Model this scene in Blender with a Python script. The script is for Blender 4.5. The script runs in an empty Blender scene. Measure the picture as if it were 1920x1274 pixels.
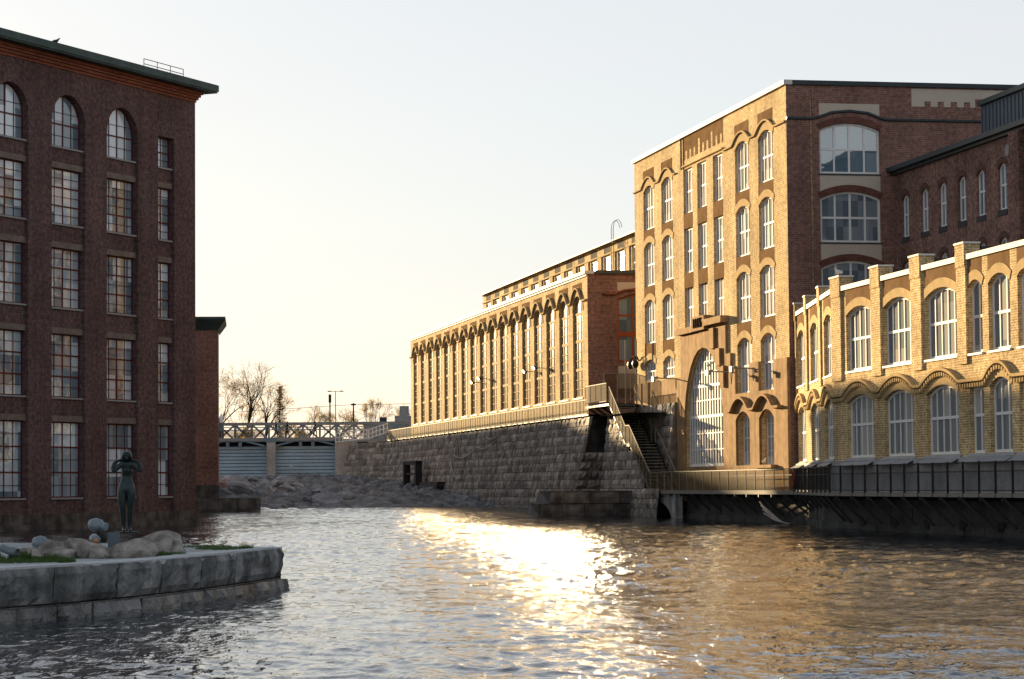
import bpy, math, random
import numpy as np
from mathutils import Vector, Matrix
from mathutils.geometry import tessellate_polygon
R = math.radians
PI = math.pi
sc = bpy.context.scene
C = sc.collection
random.seed(7)

# ------------------------------------------------------------------ camera
cd = bpy.data.cameras.new('camera')
cam = bpy.data.objects.new('camera', cd)
C.objects.link(cam)
cd.sensor_fit = 'HORIZONTAL'
cd.sensor_width = 36.0
cd.lens = 36.0 * 4841.0 / 1920.0
cd.clip_start = 0.5
cd.clip_end = 12000
PITCH, ROLL = math.atan(272 / 4841.0), 0.0083
cam.matrix_world = Matrix.Translation((0, 0, 2.2)) @ Matrix.Rotation(PI / 2 + PITCH, 4, 'X') @ Matrix.Rotation(-ROLL, 4, 'Z')
sc.camera = cam

# ------------------------------------------------------------------ light
SUN_AZ, SUN_EL = R(25.6), R(6.3)          # azimuth left of +Y
w = bpy.data.worlds.new('World')
sc.world = w
w.use_nodes = True
nt = w.node_tree
sky = nt.nodes.new('ShaderNodeTexSky')
sky.sky_type = 'NISHITA'
sky.sun_disc = False
sky.sun_elevation = SUN_EL
sky.sun_rotation = -SUN_AZ
sky.altitude = 100
sky.air_density = 1.0
sky.dust_density = 0.5
sky.ozone_density = 2.2
bg = nt.nodes['Background']
veil = nt.nodes.new('ShaderNodeMix')                  # thin even high cloud in front of the clear sky
veil.data_type = 'RGBA'
veil.inputs['Factor'].default_value = 0.66
veil.inputs['B'].default_value = (4.62, 4.50, 4.55, 1)
vt = nt.nodes.new('ShaderNodeTexCoord'); vm = nt.nodes.new('ShaderNodeMapping'); vm.inputs['Scale'].default_value = (1.2, 1.2, 9.0)
vn = nt.nodes.new('ShaderNodeTexNoise'); vn.inputs['Scale'].default_value = 2.2; vn.inputs['Detail'].default_value = 5
vr = nt.nodes.new('ShaderNodeMapRange'); vr.inputs['To Min'].default_value = 0.71; vr.inputs['To Max'].default_value = 0.82
vr.inputs['From Min'].default_value = 0.3; vr.inputs['From Max'].default_value = 0.7
nt.links.new(vt.outputs['Generated'], vm.inputs[0]); nt.links.new(vm.outputs[0], vn.inputs['Vector'])
nt.links.new(vn.outputs[0], vr.inputs['Value'])
vs = nt.nodes.new('ShaderNodeSeparateXYZ'); nt.links.new(vt.outputs['Generated'], vs.inputs[0])
vz = nt.nodes.new('ShaderNodeMapRange'); vz.interpolation_type = 'SMOOTHSTEP'      # the veil thins out towards the zenith
vz.inputs['From Min'].default_value = 0.14; vz.inputs['From Max'].default_value = 0.62; vz.inputs['To Min'].default_value = 1.0; vz.inputs['To Max'].default_value = 0.48
nt.links.new(vs.outputs[2], vz.inputs['Value'])
vp = nt.nodes.new('ShaderNodeMath'); vp.operation = 'MULTIPLY'
nt.links.new(vr.outputs[0], vp.inputs[0]); nt.links.new(vz.outputs[0], vp.inputs[1]); nt.links.new(vp.outputs[0], veil.inputs['Factor'])
nt.links.new(sky.outputs[0], veil.inputs['A'])
nt.links.new(veil.outputs['Result'], bg.inputs[0])
bg.inputs[1].default_value = 0.05
sd = bpy.data.lights.new('sun', 'SUN')
sd.energy = 5.0
sd.angle = R(0.5)
sd.color = (1.0, 0.73, 0.40)
sun = bpy.data.objects.new('sun', sd)
C.objects.link(sun)
sun.location = (-60, 120, 60)
sun.rotation_euler = Vector((math.sin(SUN_AZ) * math.cos(SUN_EL), -math.cos(SUN_AZ) * math.cos(SUN_EL), -math.sin(SUN_EL))).to_track_quat('-Z', 'Y').to_euler()
sc.view_settings.view_transform = 'Standard'
sc.view_settings.look = 'None'
sc.view_settings.exposure = 1.97
sc.view_settings.gamma = 1.0
sc.cycles.max_bounces = 8
sc.cycles.sample_clamp_indirect = 150
sc.cycles.caustics_reflective = True

# ------------------------------------------------------------------ helpers
def tag(o, label=None, cat=None, group=None, kind=None):
    if label: o['label'] = label
    if cat: o['category'] = cat
    if group: o['group'] = group
    if kind: o['kind'] = kind
    return o

def empty(name, loc=(0, 0, 0), rz=0.0, label=None, cat=None, group=None):
    o = bpy.data.objects.new(name, None)
    C.objects.link(o)
    o.location = loc
    o.rotation_euler = (0, 0, rz)
    o.empty_display_size = 0.5
    return tag(o, label, cat, group)

def put(name, me, mat=None, parent=None, loc=(0, 0, 0), rz=0.0, rot=None):
    o = bpy.data.objects.new(name, me)
    C.objects.link(o)
    if mat is not None and len(me.materials) == 0:
        me.materials.append(mat)
    if parent is not None: o.parent = parent
    o.location = loc
    o.rotation_euler = rot if rot else (0, 0, rz)
    return o

def copy_tree(o, parent=None):
    c = o.copy()
    C.objects.link(c)
    if parent is not None: c.parent = parent
    for ch in list(o.children):
        copy_tree(ch, c)
    return c

class MB:
    """collects faces into one mesh"""
    def __init__(s): s.v, s.f, s.m, s.mi = [], [], [], 0
    def add(s, vs, fs):
        b = len(s.v)
        s.v += [tuple(p) for p in vs]
        for q in fs:
            s.f.append(tuple(i + b for i in q)); s.m.append(s.mi)
        return s
    def box(s, x0, x1, y0, y1, z0, z1):
        return s.add([(x0, y0, z0), (x1, y0, z0), (x1, y1, z0), (x0, y1, z0), (x0, y0, z1), (x1, y0, z1), (x1, y1, z1), (x0, y1, z1)],
                     [(0, 3, 2, 1), (4, 5, 6, 7), (0, 1, 5, 4), (1, 2, 6, 5), (2, 3, 7, 6), (3, 0, 4, 7)])
    def bar(s, p, q, w, h=None, upv=(0, 0, 1)):
        """square bar from p to q, width w, height h"""
        h = h or w
        p, q = Vector(p), Vector(q)
        d = (q - p).normalized()
        up = Vector(upv)
        if abs(d.dot(up)) > 0.98: up = Vector((0, 1, 0))
        a = d.cross(up).normalized() * w / 2
        b = a.cross(d).normalized() * h / 2
        return s.add([p - a - b, p + a - b, p + a + b, p - a + b, q - a - b, q + a - b, q + a + b, q - a + b],
                     [(0, 1, 2, 3), (7, 6, 5, 4), (0, 4, 5, 1), (1, 5, 6, 2), (2, 6, 7, 3), (3, 7, 4, 0)])
    def tube(s, p, q, r0, r1=None, n=6, cap=True):
        r1 = r0 if r1 is None else r1
        p, q = Vector(p), Vector(q)
        d = (q - p)
        if d.length < 1e-6: return s
        d.normalize()
        up = Vector((0, 0, 1)) if abs(d.z) < 0.9 else Vector((1, 0, 0))
        a = d.cross(up).normalized(); b = a.cross(d)
        vs = []
        for c, r in ((p, r0), (q, r1)):
            for i in range(n):
                t = 2 * PI * i / n
                vs.append(c + a * math.cos(t) * r + b * math.sin(t) * r)
        fs = [(i, i + n, (i + 1) % n + n, (i + 1) % n) for i in range(n)]
        if cap: fs += [tuple(range(n)), tuple(range(2 * n - 1, n - 1, -1))]
        return s.add(vs, fs)
    def lathe(s, prof, c=(0, 0, 0), n=20, M=None):
        """profile [(r,z)] about z through c, optional matrix"""
        vs = []
        for r, z in prof:
            for i in range(n):
                t = 2 * PI * i / n
                p = Vector((r * math.cos(t), r * math.sin(t), z))
                if M is not None: p = M @ p
                vs.append(p + Vector(c))
        fs = []
        for k in range(len(prof) - 1):
            for i in range(n):
                j = (i + 1) % n
                fs.append((k * n + i, k * n + j, (k + 1) * n + j, (k + 1) * n + i))
        fs.append(tuple(range(n - 1, -1, -1)))
        fs.append(tuple((len(prof) - 1) * n + i for i in range(n)))
        return s.add(vs, fs)
    def prism(s, poly, y0, y1, holes=(), hy1=None, back=False, close=True):
        """polygon in x,z (CCW seen from -y), front face at y0, sides to y1, hole sides to hy1"""
        loops = [list(poly)] + [list(h) for h in holes]
        flat = [p for l in loops for p in l]
        tris = tessellate_polygon([[Vector((x, z, 0)) for x, z in l] for l in loops])
        vs = [(x, y0, z) for x, z in flat]
        fs = []
        for t in tris:
            a, b, c = (flat[i] for i in t)
            ar = (b[0] - a[0]) * (c[1] - a[1]) - (c[0] - a[0]) * (b[1] - a[1])
            if abs(ar) < 1e-9: continue
            fs.append(tuple(t) if ar > 0 else (t[0], t[2], t[1]))
        s.add(vs, fs)
        if back:
            s.add([(x, y1, z) for x, z in flat], [(q[0], q[2], q[1]) for q in fs])
        for k, l in enumerate(loops):
            if k == 0 and not close: continue
            e = y1 if k == 0 else (y1 if hy1 is None else hy1)
            n = len(l)
            vs = [(x, y0, z) for x, z in l] + [(x, e, z) for x, z in l]
            s.add(vs, [((i + 1) % n, i, i + n, (i + 1) % n + n) if k == 0 else (i, (i + 1) % n, (i + 1) % n + n, i + n) for i in range(n)])
        return s
    def sweep(s, path, w, h, y0):
        """moulding: path [(x,z)] centre line, thickness h across the path, from y=0 to y0 (negative=outwards)"""
        L = len(path); vs = []
        for i, (x, z) in enumerate(path):
            a = path[max(0, i - 1)]; b = path[min(L - 1, i + 1)]
            dx, dz = b[0] - a[0], b[1] - a[1]; l = math.hypot(dx, dz) or 1
            nx, nz = -dz / l * h / 2, dx / l * h / 2
            vs += [(x - nx, w, z - nz), (x + nx, w, z + nz), (x + nx, y0, z + nz), (x - nx * 0.4, y0, z - nz * 0.4)]
        fs = []
        for i in range(L - 1):
            for k in range(4):
                fs.append((i * 4 + k, (i + 1) * 4 + k, (i + 1) * 4 + (k + 1) % 4, i * 4 + (k + 1) % 4))
        fs += [(0, 1, 2, 3), ((L - 1) * 4 + 3, (L - 1) * 4 + 2, (L - 1) * 4 + 1, (L - 1) * 4)]
        return s.add(vs, fs)
    def mesh(s, name, mats=None, smooth=False):
        me = bpy.data.meshes.new(name)
        me.from_pydata(s.v, [], s.f)
        if mats:
            for m in (mats if isinstance(mats, (list, tuple)) else [mats]): me.materials.append(m)
            if isinstance(mats, (list, tuple)) and len(mats) > 1:
                me.polygons.foreach_set('material_index', s.m)
        if smooth: me.polygons.foreach_set('use_smooth', [True] * len(me.polygons))
        me.update()
        return me
    def put(s, name, mat, parent=None, loc=(0, 0, 0), rz=0.0, smooth=False):
        return put(name, s.mesh(name, mat, smooth), None, parent, loc, rz)

def skin_mesh(name, pts, edges, radii, levels=2, mat=None, root=0):
    """one continuous body grown over a skeleton"""
    me = bpy.data.meshes.new(name)
    me.from_pydata([Vector(p) for p in pts], edges, [])
    o = bpy.data.objects.new(name, me)
    C.objects.link(o)
    md = o.modifiers.new('skin', 'SKIN')
    md.use_smooth_shade = True
    for i, r in enumerate(radii):
        sv = me.skin_vertices[0].data[i]
        sv.radius = (r, r) if not isinstance(r, tuple) else r
        sv.use_root = (i == root)
    sb = o.modifiers.new('sub', 'SUBSURF'); sb.levels = levels; sb.render_levels = levels
    dg = bpy.context.evaluated_depsgraph_get()
    dg.update()
    out = bpy.data.meshes.new_from_object(o.evaluated_get(dg))
    bpy.data.objects.remove(o)
    out.name = name
    out.materials.clear()
    if mat: out.materials.append(mat)
    out.polygons.foreach_set('use_smooth', [True] * len(out.polygons))
    return out

# numpy value noise
_rng = np.random.RandomState(3)
_T = _rng.rand(256, 256)
def vnoise(x, y):
    xi = np.floor(x).astype(int); yi = np.floor(y).astype(int)
    fx = x - xi; fy = y - yi
    fx = fx * fx * fx * (fx * (fx * 6 - 15) + 10); fy = fy * fy * fy * (fy * (fy * 6 - 15) + 10)
    a = _T[xi & 255, yi & 255]; b = _T[(xi + 1) & 255, yi & 255]
    c = _T[xi & 255, (yi + 1) & 255]; d = _T[(xi + 1) & 255, (yi + 1) & 255]
    return (a * (1 - fx) + b * fx) * (1 - fy) + (c * (1 - fx) + d * fx) * fy - 0.5
def fbm(x, y, o=4, g=0.5, l=2.03):
    s, a = 0, 1.0
    for k in range(o):
        s = s + a * vnoise(x + 17.3 * k, y + 9.1 * k); a *= g; x = x * l; y = y * l
    return s

def grid_mesh(name, X, Y, Z, mat=None, smooth=True):
    r, c = X.shape
    v = np.stack([X, Y, Z], -1).reshape(-1, 3)
    i = np.arange(r * c).reshape(r, c)
    f = np.stack([i[:-1, :-1], i[:-1, 1:], i[1:, 1:], i[1:, :-1]], -1).reshape(-1, 4)
    me = bpy.data.meshes.new(name)
    me.vertices.add(len(v)); me.vertices.foreach_set('co', v.ravel())
    me.loops.add(f.size); me.loops.foreach_set('vertex_index', f.ravel())
    me.polygons.add(len(f)); me.polygons.foreach_set('loop_start', np.arange(0, f.size, 4))
    me.polygons.foreach_set('use_smooth', [smooth] * len(f))
    me.update(calc_edges=True); me.validate()
    if mat: me.materials.append(mat)
    return me

# ------------------------------------------------------------------ materials
def newmat(name):
    m = bpy.data.materials.new(name); m.use_nodes = True
    n = m.node_tree.nodes; l = m.node_tree.links
    return m, n, l, n['Principled BSDF']

def math_node(n, l, op, a, b):
    q = n.new('ShaderNodeMath'); q.operation = op
    for i, x in enumerate((a, b)):
        if isinstance(x, (int, float)): q.inputs[i].default_value = x
        else: l.new(x, q.inputs[i])
    return q.outputs[0]

def noise_fac(n, l, vec, scale, detail=4, lo=0.8, hi=1.2):
    t = n.new('ShaderNodeTexNoise'); t.inputs['Scale'].default_value = scale; t.inputs['Detail'].default_value = detail
    l.new(vec, t.inputs['Vector'])
    r = n.new('ShaderNodeMapRange'); r.inputs['From Min'].default_value = 0.3; r.inputs['From Max'].default_value = 0.7
    r.inputs['To Min'].default_value = lo; r.inputs['To Max'].default_value = hi
    l.new(t.outputs[0], r.inputs['Value'])
    return r.outputs[0], t.outputs[0]

def scale_col(n, l, col, fac):
    q = n.new('ShaderNodeVectorMath'); q.operation = 'SCALE'
    if isinstance(col, tuple): q.inputs[0].default_value = col[:3]
    else: l.new(col, q.inputs[0])
    l.new(fac, q.inputs['Scale'])
    return q.outputs[0]

def plain(name, col, rough=0.6, var=0.15, scale=1.5, metal=0.0, bump=0.0, bscale=20, spec=0.12):
    m, n, l, b = newmat(name)
    tc = n.new('ShaderNodeTexCoord')
    f1, _ = noise_fac(n, l, tc.outputs['Object'], scale, 5, 1 - var, 1 + var)
    f2, _ = noise_fac(n, l, tc.outputs['Object'], scale * 9, 3, 1 - var * 0.6, 1 + var * 0.6)
    c = scale_col(n, l, tuple(col), math_node(n, l, 'MULTIPLY', f1, f2))
    l.new(c, b.inputs['Base Color'])
    b.inputs['Roughness'].default_value = rough
    b.inputs['Metallic'].default_value = metal
    if spec is not None: b.inputs['Specular IOR Level'].default_value = spec
    if bump:
        _, t = noise_fac(n, l, tc.outputs['Object'], bscale, 6)
        bp = n.new('ShaderNodeBump'); bp.inputs['Distance'].default_value = bump; bp.inputs['Strength'].default_value = 1
        l.new(t, bp.inputs['Height']); l.new(bp.outputs[0], b.inputs['Normal'])
    return m

def brick(name, c1, c2, mortar, bw=0.31, rh=0.104, ms=0.016, var=0.22, stain=0.22, bump=0.02, rough=1.0, soldier=False, vstain=0.0):
    m, n, l, b = newmat(name)
    tc = n.new('ShaderNodeTexCoord')
    sp = n.new('ShaderNodeSeparateXYZ'); l.new(tc.outputs['Object'], sp.inputs[0])
    u = math_node(n, l, 'ADD', sp.outputs[0], sp.outputs[1])
    cb = n.new('ShaderNodeCombineXYZ'); l.new(u, cb.inputs[0]); l.new(sp.outputs[2], cb.inputs[1])
    t = n.new('ShaderNodeTexBrick')
    l.new(cb.outputs[0], t.inputs['Vector'])
    t.inputs['Color1'].default_value = (*c1, 1); t.inputs['Color2'].default_value = (*c2, 1); t.inputs['Mortar'].default_value = (*mortar, 1)
    t.inputs['Scale'].default_value = 1.0
    t.inputs['Mortar Size'].default_value = ms; t.inputs['Mortar Smooth'].default_value = 0.15
    t.inputs['Brick Width'].default_value = bw; t.inputs['Row Height'].default_value = rh
    f1, _ = noise_fac(n, l, tc.outputs['Object'], 0.35, 6, 1 - stain, 1 + stain)
    # each brick its own tone: noise sampled on a coarse lattice
    f2, _ = noise_fac(n, l, cb.outputs[0], 1 / rh * 0.45, 1, 1 - var, 1 + var)
    f = math_node(n, l, 'MULTIPLY', f1, f2)
    if vstain:
        mp = n.new('ShaderNodeMapping'); mp.inputs['Scale'].default_value = (1.6, 1.6, 0.09)
        l.new(tc.outputs['Object'], mp.inputs[0])
        f3, _ = noise_fac(n, l, mp.outputs[0], 1.0, 5, 1 - vstain, 1 + vstain * 0.5)
        f = math_node(n, l, 'MULTIPLY', f, f3)
    l.new(scale_col(n, l, t.outputs[0], f), b.inputs['Base Color'])
    b.inputs['Roughness'].default_value = rough
    b.inputs['Specular IOR Level'].default_value = 0.04
    bp = n.new('ShaderNodeBump'); bp.inputs['Distance'].default_value = bump; bp.inputs['Strength'].default_value = 1.0
    inv = math_node(n, l, 'SUBTRACT', 1.0, t.outputs['Fac'])
    _, tn = noise_fac(n, l, tc.outputs['Object'], 14, 4)
    l.new(math_node(n, l, 'ADD', inv, math_node(n, l, 'MULTIPLY', tn, 0.8)), bp.inputs['Height'])
    l.new(bp.outputs[0], b.inputs['Normal'])
    return m

def glass(name, c1, c2, rough=0.06, ior=1.9, bump=0.004, pane=(0.8, 0.9), wav=1.2):
    """window glass: skin over random pane tones; pale blinds and sky reflection put into the colour"""
    m, n, l, b = newmat(name)
    tc = n.new('ShaderNodeTexCoord'); oi = n.new('ShaderNodeObjectInfo')
    add = n.new('ShaderNodeVectorMath'); add.operation = 'ADD'
    ofs = math_node(n, l, 'MULTIPLY', oi.outputs['Random'], 40.0)
    cbo = n.new('ShaderNodeCombineXYZ'); l.new(ofs, cbo.inputs[0]); l.new(ofs, cbo.inputs[2])
    l.new(tc.outputs['Object'], add.inputs[0]); l.new(cbo.outputs[0], add.inputs[1])
    snap = n.new('ShaderNodeVectorMath'); snap.operation = 'SNAP'
    l.new(add.outputs[0], snap.inputs[0]); snap.inputs[1].default_value = (pane[0], 10.0, pane[1])
    wn = n.new('ShaderNodeTexWhiteNoise'); l.new(snap.outputs[0], wn.inputs['Vector'])
    mx = n.new('ShaderNodeMix'); mx.data_type = 'RGBA'
    mx.inputs['A'].default_value = (*c1, 1); mx.inputs['B'].default_value = (*c2, 1)
    pw = math_node(n, l, 'POWER', wn.outputs['Value'], 2.0)
    l.new(pw, mx.inputs['Factor'])
    l.new(mx.outputs['Result'], b.inputs['Base Color'])
    b.inputs['Roughness'].default_value = rough; b.inputs['IOR'].default_value = ior
    t = n.new('ShaderNodeTexNoise'); t.inputs['Scale'].default_value = wav; t.inputs['Detail'].default_value = 1.5
    l.new(add.outputs[0], t.inputs['Vector'])
    h = math_node(n, l, 'ADD', t.outputs[0], math_node(n, l, 'MULTIPLY', wn.outputs['Value'], 0.0))
    bp = n.new('ShaderNodeBump'); bp.inputs['Distance'].default_value = bump * 10; bp.inputs['Strength'].default_value = 0.35
    l.new(h, bp.inputs['Height']); l.new(bp.outputs[0], b.inputs['Normal'])
    return m

def granite(name, c1, c2, scale=3.0, bump=0.03, rough=0.85, streak=0.0):
    m, n, l, b = newmat(name)
    tc = n.new('ShaderNodeTexCoord'); g = n.new('ShaderNodeNewGeometry')
    t = n.new('ShaderNodeTexNoise'); t.inputs['Scale'].default_value = scale; t.inputs['Detail'].default_value = 8
    l.new(tc.outputs['Object'], t.inputs['Vector'])
    r = n.new('ShaderNodeValToRGB'); r.color_ramp.elements[0].position = 0.35; r.color_ramp.elements[1].position = 0.68
    r.color_ramp.elements[0].color = (*c1, 1); r.color_ramp.elements[1].color = (*c2, 1)
    l.new(t.outputs[0], r.inputs[0])
    ri = n.new('ShaderNodeMapRange'); ri.inputs['To Min'].default_value = 0.65; ri.inputs['To Max'].default_value = 1.3
    l.new(g.outputs['Random Per Island'], ri.inputs['Value'])
    f, _ = noise_fac(n, l, tc.outputs['Object'], scale * 12, 3, 0.85, 1.15)
    ff = math_node(n, l, 'MULTIPLY', ri.outputs[0], f)
    if streak:
        mp = n.new('ShaderNodeMapping'); mp.inputs['Scale'].default_value = (2.2, 2.2, 0.16)
        l.new(tc.outputs['Object'], mp.inputs[0])
        f3, _ = noise_fac(n, l, mp.outputs[0], 1.0, 5, 1 - streak, 1 + streak)
        ff = math_node(n, l, 'MULTIPLY', ff, f3)
    l.new(scale_col(n, l, r.outputs[0], ff), b.inputs['Base Color'])
    b.inputs['Roughness'].default_value = rough; b.inputs['Specular IOR Level'].default_value = 0.08 if rough > 0.6 else 0.4
    bp = n.new('ShaderNodeBump'); bp.inputs['Distance'].default_value = bump; bp.inputs['Strength'].default_value = 1
    t2 = n.new('ShaderNodeTexNoise'); t2.inputs['Scale'].default_value = scale * 3; t2.inputs['Detail'].default_value = 8
    l.new(tc.outputs['Object'], t2.inputs['Vector'])
    l.new(t2.outputs[0], bp.inputs['Height']); l.new(bp.outputs[0], b.inputs['Normal'])
    return m

M = {}
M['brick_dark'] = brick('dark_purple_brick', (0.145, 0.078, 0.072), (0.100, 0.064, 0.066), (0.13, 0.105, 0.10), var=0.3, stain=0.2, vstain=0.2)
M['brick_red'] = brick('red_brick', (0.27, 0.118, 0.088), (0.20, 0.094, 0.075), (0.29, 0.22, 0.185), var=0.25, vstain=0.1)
M['brick_rear'] = brick('weathered_red_brick', (0.27, 0.13, 0.095), (0.18, 0.095, 0.08), (0.25, 0.195, 0.17), var=0.35, stain=0.3, vstain=0.2)
M['brick_buff'] = brick('buff_brick', (0.51, 0.35, 0.15), (0.35, 0.225, 0.09), (0.64, 0.52, 0.33), var=0.26, stain=0.28, ms=0.02, bump=0.02, vstain=0.18)
M['brick_arch'] = brick('buff_brick_voussoir', (0.50, 0.34, 0.145), (0.42, 0.28, 0.115), (0.45, 0.36, 0.22), bw=0.086, rh=0.28, var=0.15)
M['brick_cornice'] = brick('red_lit_brick', (0.33, 0.105, 0.06), (0.26, 0.085, 0.05), (0.16, 0.09, 0.07), var=0.2)  # red light on the corbels put into the brick colour
M['render_brown'] = plain('brown_render', (0.185, 0.118, 0.066), 1.0, 0.2, 1.2, bump=0.01, bscale=12, spec=0.0)
M['render_beige'] = plain('beige_render', (0.50, 0.43, 0.35), 0.9, 0.06, 0.6)
M['stone_brown'] = granite('brown_granite_cladding', (0.24, 0.148, 0.07), (0.35, 0.22, 0.11), 2.0, 0.012, rough=1.0, streak=0.22)
M['granite_wall'] = granite('granite_blocks', (0.18, 0.16, 0.138), (0.36, 0.315, 0.265), 1.4, 0.05, streak=0.25)
M['granite_dark'] = granite('dark_granite', (0.045, 0.042, 0.04), (0.12, 0.11, 0.10), 1.5, 0.04, 0.7, streak=0.3)  # darker granite of the chute, plinths and low walls
M['granite_island'] = granite('island_granite', (0.075, 0.08, 0.08), (0.25, 0.255, 0.25), 1.3, 0.09, 0.8, streak=0.45)
M['granite_wet'] = granite('wet_island_granite', (0.04, 0.045, 0.045), (0.13, 0.13, 0.125), 1.6, 0.09, 0.4, streak=0.4)
M['boulder'] = granite('boulder_stone', (0.10, 0.09, 0.08), (0.28, 0.26, 0.235), 3.0, 0.03, 0.85)
M['rock'] = granite('river_rock', (0.115, 0.125, 0.138), (0.33, 0.345, 0.355), 0.9, 0.25, 0.8)
M['concrete'] = plain('old_concrete', (0.30, 0.295, 0.285), 0.9, 0.25, 0.5, bump=0.02, bscale=6)
M['concrete_dark'] = plain('dark_concrete', (0.058, 0.057, 0.053), 0.85, 0.4, 0.6, bump=0.03, bscale=5)  # dark under the walkway put into this concrete colour
M['white'] = plain('white_paint', (0.72, 0.71, 0.68), 0.75, 0.05, 2, spec=0.15)
M['white_metal'] = plain('pale_sheet_metal', (0.62, 0.58, 0.52), 0.75, 0.06, 2, spec=0.15)
M['cream'] = plain('cream_steel_paint', (0.37, 0.27, 0.14), 0.9, 0.1, 2, spec=0.04)
M['red_frame'] = plain('dark_red_paint', (0.095, 0.022, 0.024), 0.5, 0.1, 2)
M['rust_frame'] = plain('rust_red_paint', (0.30, 0.075, 0.03), 0.5, 0.1, 2)
M['copper'] = plain('green_copper', (0.05, 0.078, 0.076), 0.55, 0.3, 0.9, metal=0.2)
M['dark_metal'] = plain('dark_roof_metal', (0.045, 0.055, 0.06), 0.45, 0.1, 1, metal=0.3)
M['steel_black'] = plain('black_steel', (0.022, 0.022, 0.022), 0.5, 0.2, 2)
M['steel_grey'] = plain('grey_galvanised_steel', (0.20, 0.185, 0.155), 0.75, 0.1, 2, spec=0.1)
M['attic'] = plain('blue_grey_cladding', (0.10, 0.125, 0.15), 0.5, 0.06, 1, metal=0.2)
M['gate_blue'] = plain('blue_grey_gate_paint', (0.26, 0.37, 0.45), 0.55, 0.14, 0.35)
M['truss_blue'] = plain('blue_grey_steel', (0.13, 0.20, 0.25), 0.55, 0.15, 1)
M['bridge_steel'] = plain('weathered_bridge_steel', (0.23, 0.24, 0.24), 0.6, 0.15, 0.5)
M['roof_felt'] = plain('roof_felt', (0.06, 0.06, 0.062), 0.9, 0.1, 1)
M['sill'] = plain('grey_sill_metal', (0.24, 0.25, 0.26), 0.5, 0.1, 2)
M['lintel'] = plain('grey_lintel_stone', (0.165, 0.135, 0.115), 0.9, 0.25, 3)
M['twig'] = plain('brown_twigs', (0.11, 0.075, 0.04), 0.95, 0.2, 3)
M['bark'] = plain('dark_bark', (0.035, 0.026, 0.02), 0.95, 0.2, 3)
M['bronze'] = plain('dark_bronze', (0.03, 0.042, 0.044), 0.36, 0.25, 6, metal=0.75)
M['grass'] = plain('grass_blades', (0.06, 0.105, 0.03), 0.8, 0.3, 4)
M['rope'] = plain('pale_hose', (0.42, 0.38, 0.30), 0.7, 0.1, 3)
M['wood'] = plain('bleached_driftwood', (0.34, 0.29, 0.24), 0.85, 0.2, 3)
M['floodlight'] = plain('grey_blue_lamp_housing', (0.16, 0.20, 0.22), 0.4, 0.12, 3, metal=0.3)
M['carving'] = plain('dark_carving', (0.03, 0.022, 0.015), 1.0, 0.1, 2, spec=0.0)
M['black_inside'] = plain('dark_opening', (0.012, 0.012, 0.012), 0.95, 0.1, 1)
M['buoy_red'] = plain('faded_red_plastic', (0.17, 0.035, 0.03), 0.5, 0.1, 2)
M['glass_dark'] = glass('mill_glass', (0.10, 0.15, 0.19), (0.62, 0.72, 0.80), 0.02, 1.8, 0.003, (0.78, 1.55), 0.9)  # bluish base carries the sky reflected in the panes
M['glass_sun'] = glass('sun_facing_glass', (0.32, 0.33, 0.325), (0.66, 0.64, 0.60), 0.18, 1.05, 0.0015, (0.8, 1.4), 0.8)  # pale base stands for sky reflection and curtains, no mirror skin
M['glass_mid'] = glass('power_house_glass', (0.17, 0.115, 0.055), (0.30, 0.21, 0.10), 0.11, 1.75, 0.002, (1.05, 0.8), 1.6)
M['glass_end'] = glass('end_wall_glass', (0.07, 0.13, 0.17), (0.24, 0.31, 0.35), 0.02, 2.9, 0.004, (0.86, 1.45), 0.7)  # blue of the reflected sky put into the base colour
M['glass_mirror'] = glass('clerestory_glass', (0.5, 0.5, 0.48), (0.52, 0.5, 0.48), 0.10, 2.5, 0.0002, (0.8, 1.4), 0.5)
M['glass_mirror'].node_tree.nodes['Principled BSDF'].inputs['Metallic'].default_value = 1.0
M['glass_low'] = glass('workshop_glass', (0.17, 0.185, 0.19), (0.42, 0.40, 0.36), 0.2, 1.05, 0.002, (0.8, 2.6), 0.8)

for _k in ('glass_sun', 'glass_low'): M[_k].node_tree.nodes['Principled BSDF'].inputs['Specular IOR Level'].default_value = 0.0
def mesh_panel_mat():
    m, n, l, b = newmat('perforated_metal_mesh')
    b.inputs['Base Color'].default_value = (0.085, 0.062, 0.03, 1); b.inputs['Roughness'].default_value = 0.9; b.inputs['Specular IOR Level'].default_value = 0.05
    tr = n.new('ShaderNodeBsdfTransparent'); mx = n.new('ShaderNodeMixShader')
    mx.inputs[0].default_value = 0.62
    l.new(tr.outputs[0], mx.inputs[1]); l.new(b.outputs[0], mx.inputs[2])
    l.new(mx.outputs[0], n['Material Output'].inputs[0])
    return m
M['perf'] = mesh_panel_mat()

def fleck_mat(name, col):
    m, n, l, b = newmat(name)
    b.inputs['Base Color'].default_value = (*col, 1); b.inputs['Roughness'].default_value = 0.7
    tl = n.new('ShaderNodeBsdfTranslucent'); tl.inputs[0].default_value = (*[min(1, c * 1.6) for c in col], 1)
    mx = n.new('ShaderNodeMixShader'); mx.inputs[0].default_value = 0.5
    l.new(b.outputs[0], mx.inputs[1]); l.new(tl.outputs[0], mx.inputs[2]); l.new(mx.outputs[0], n['Material Output'].inputs[0])
    return m
M['haze_fleck'] = fleck_mat('golden_haze_flecks', (0.27, 0.20, 0.085))  # golden flecks added for the backlit haze of the bare twigs

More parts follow.
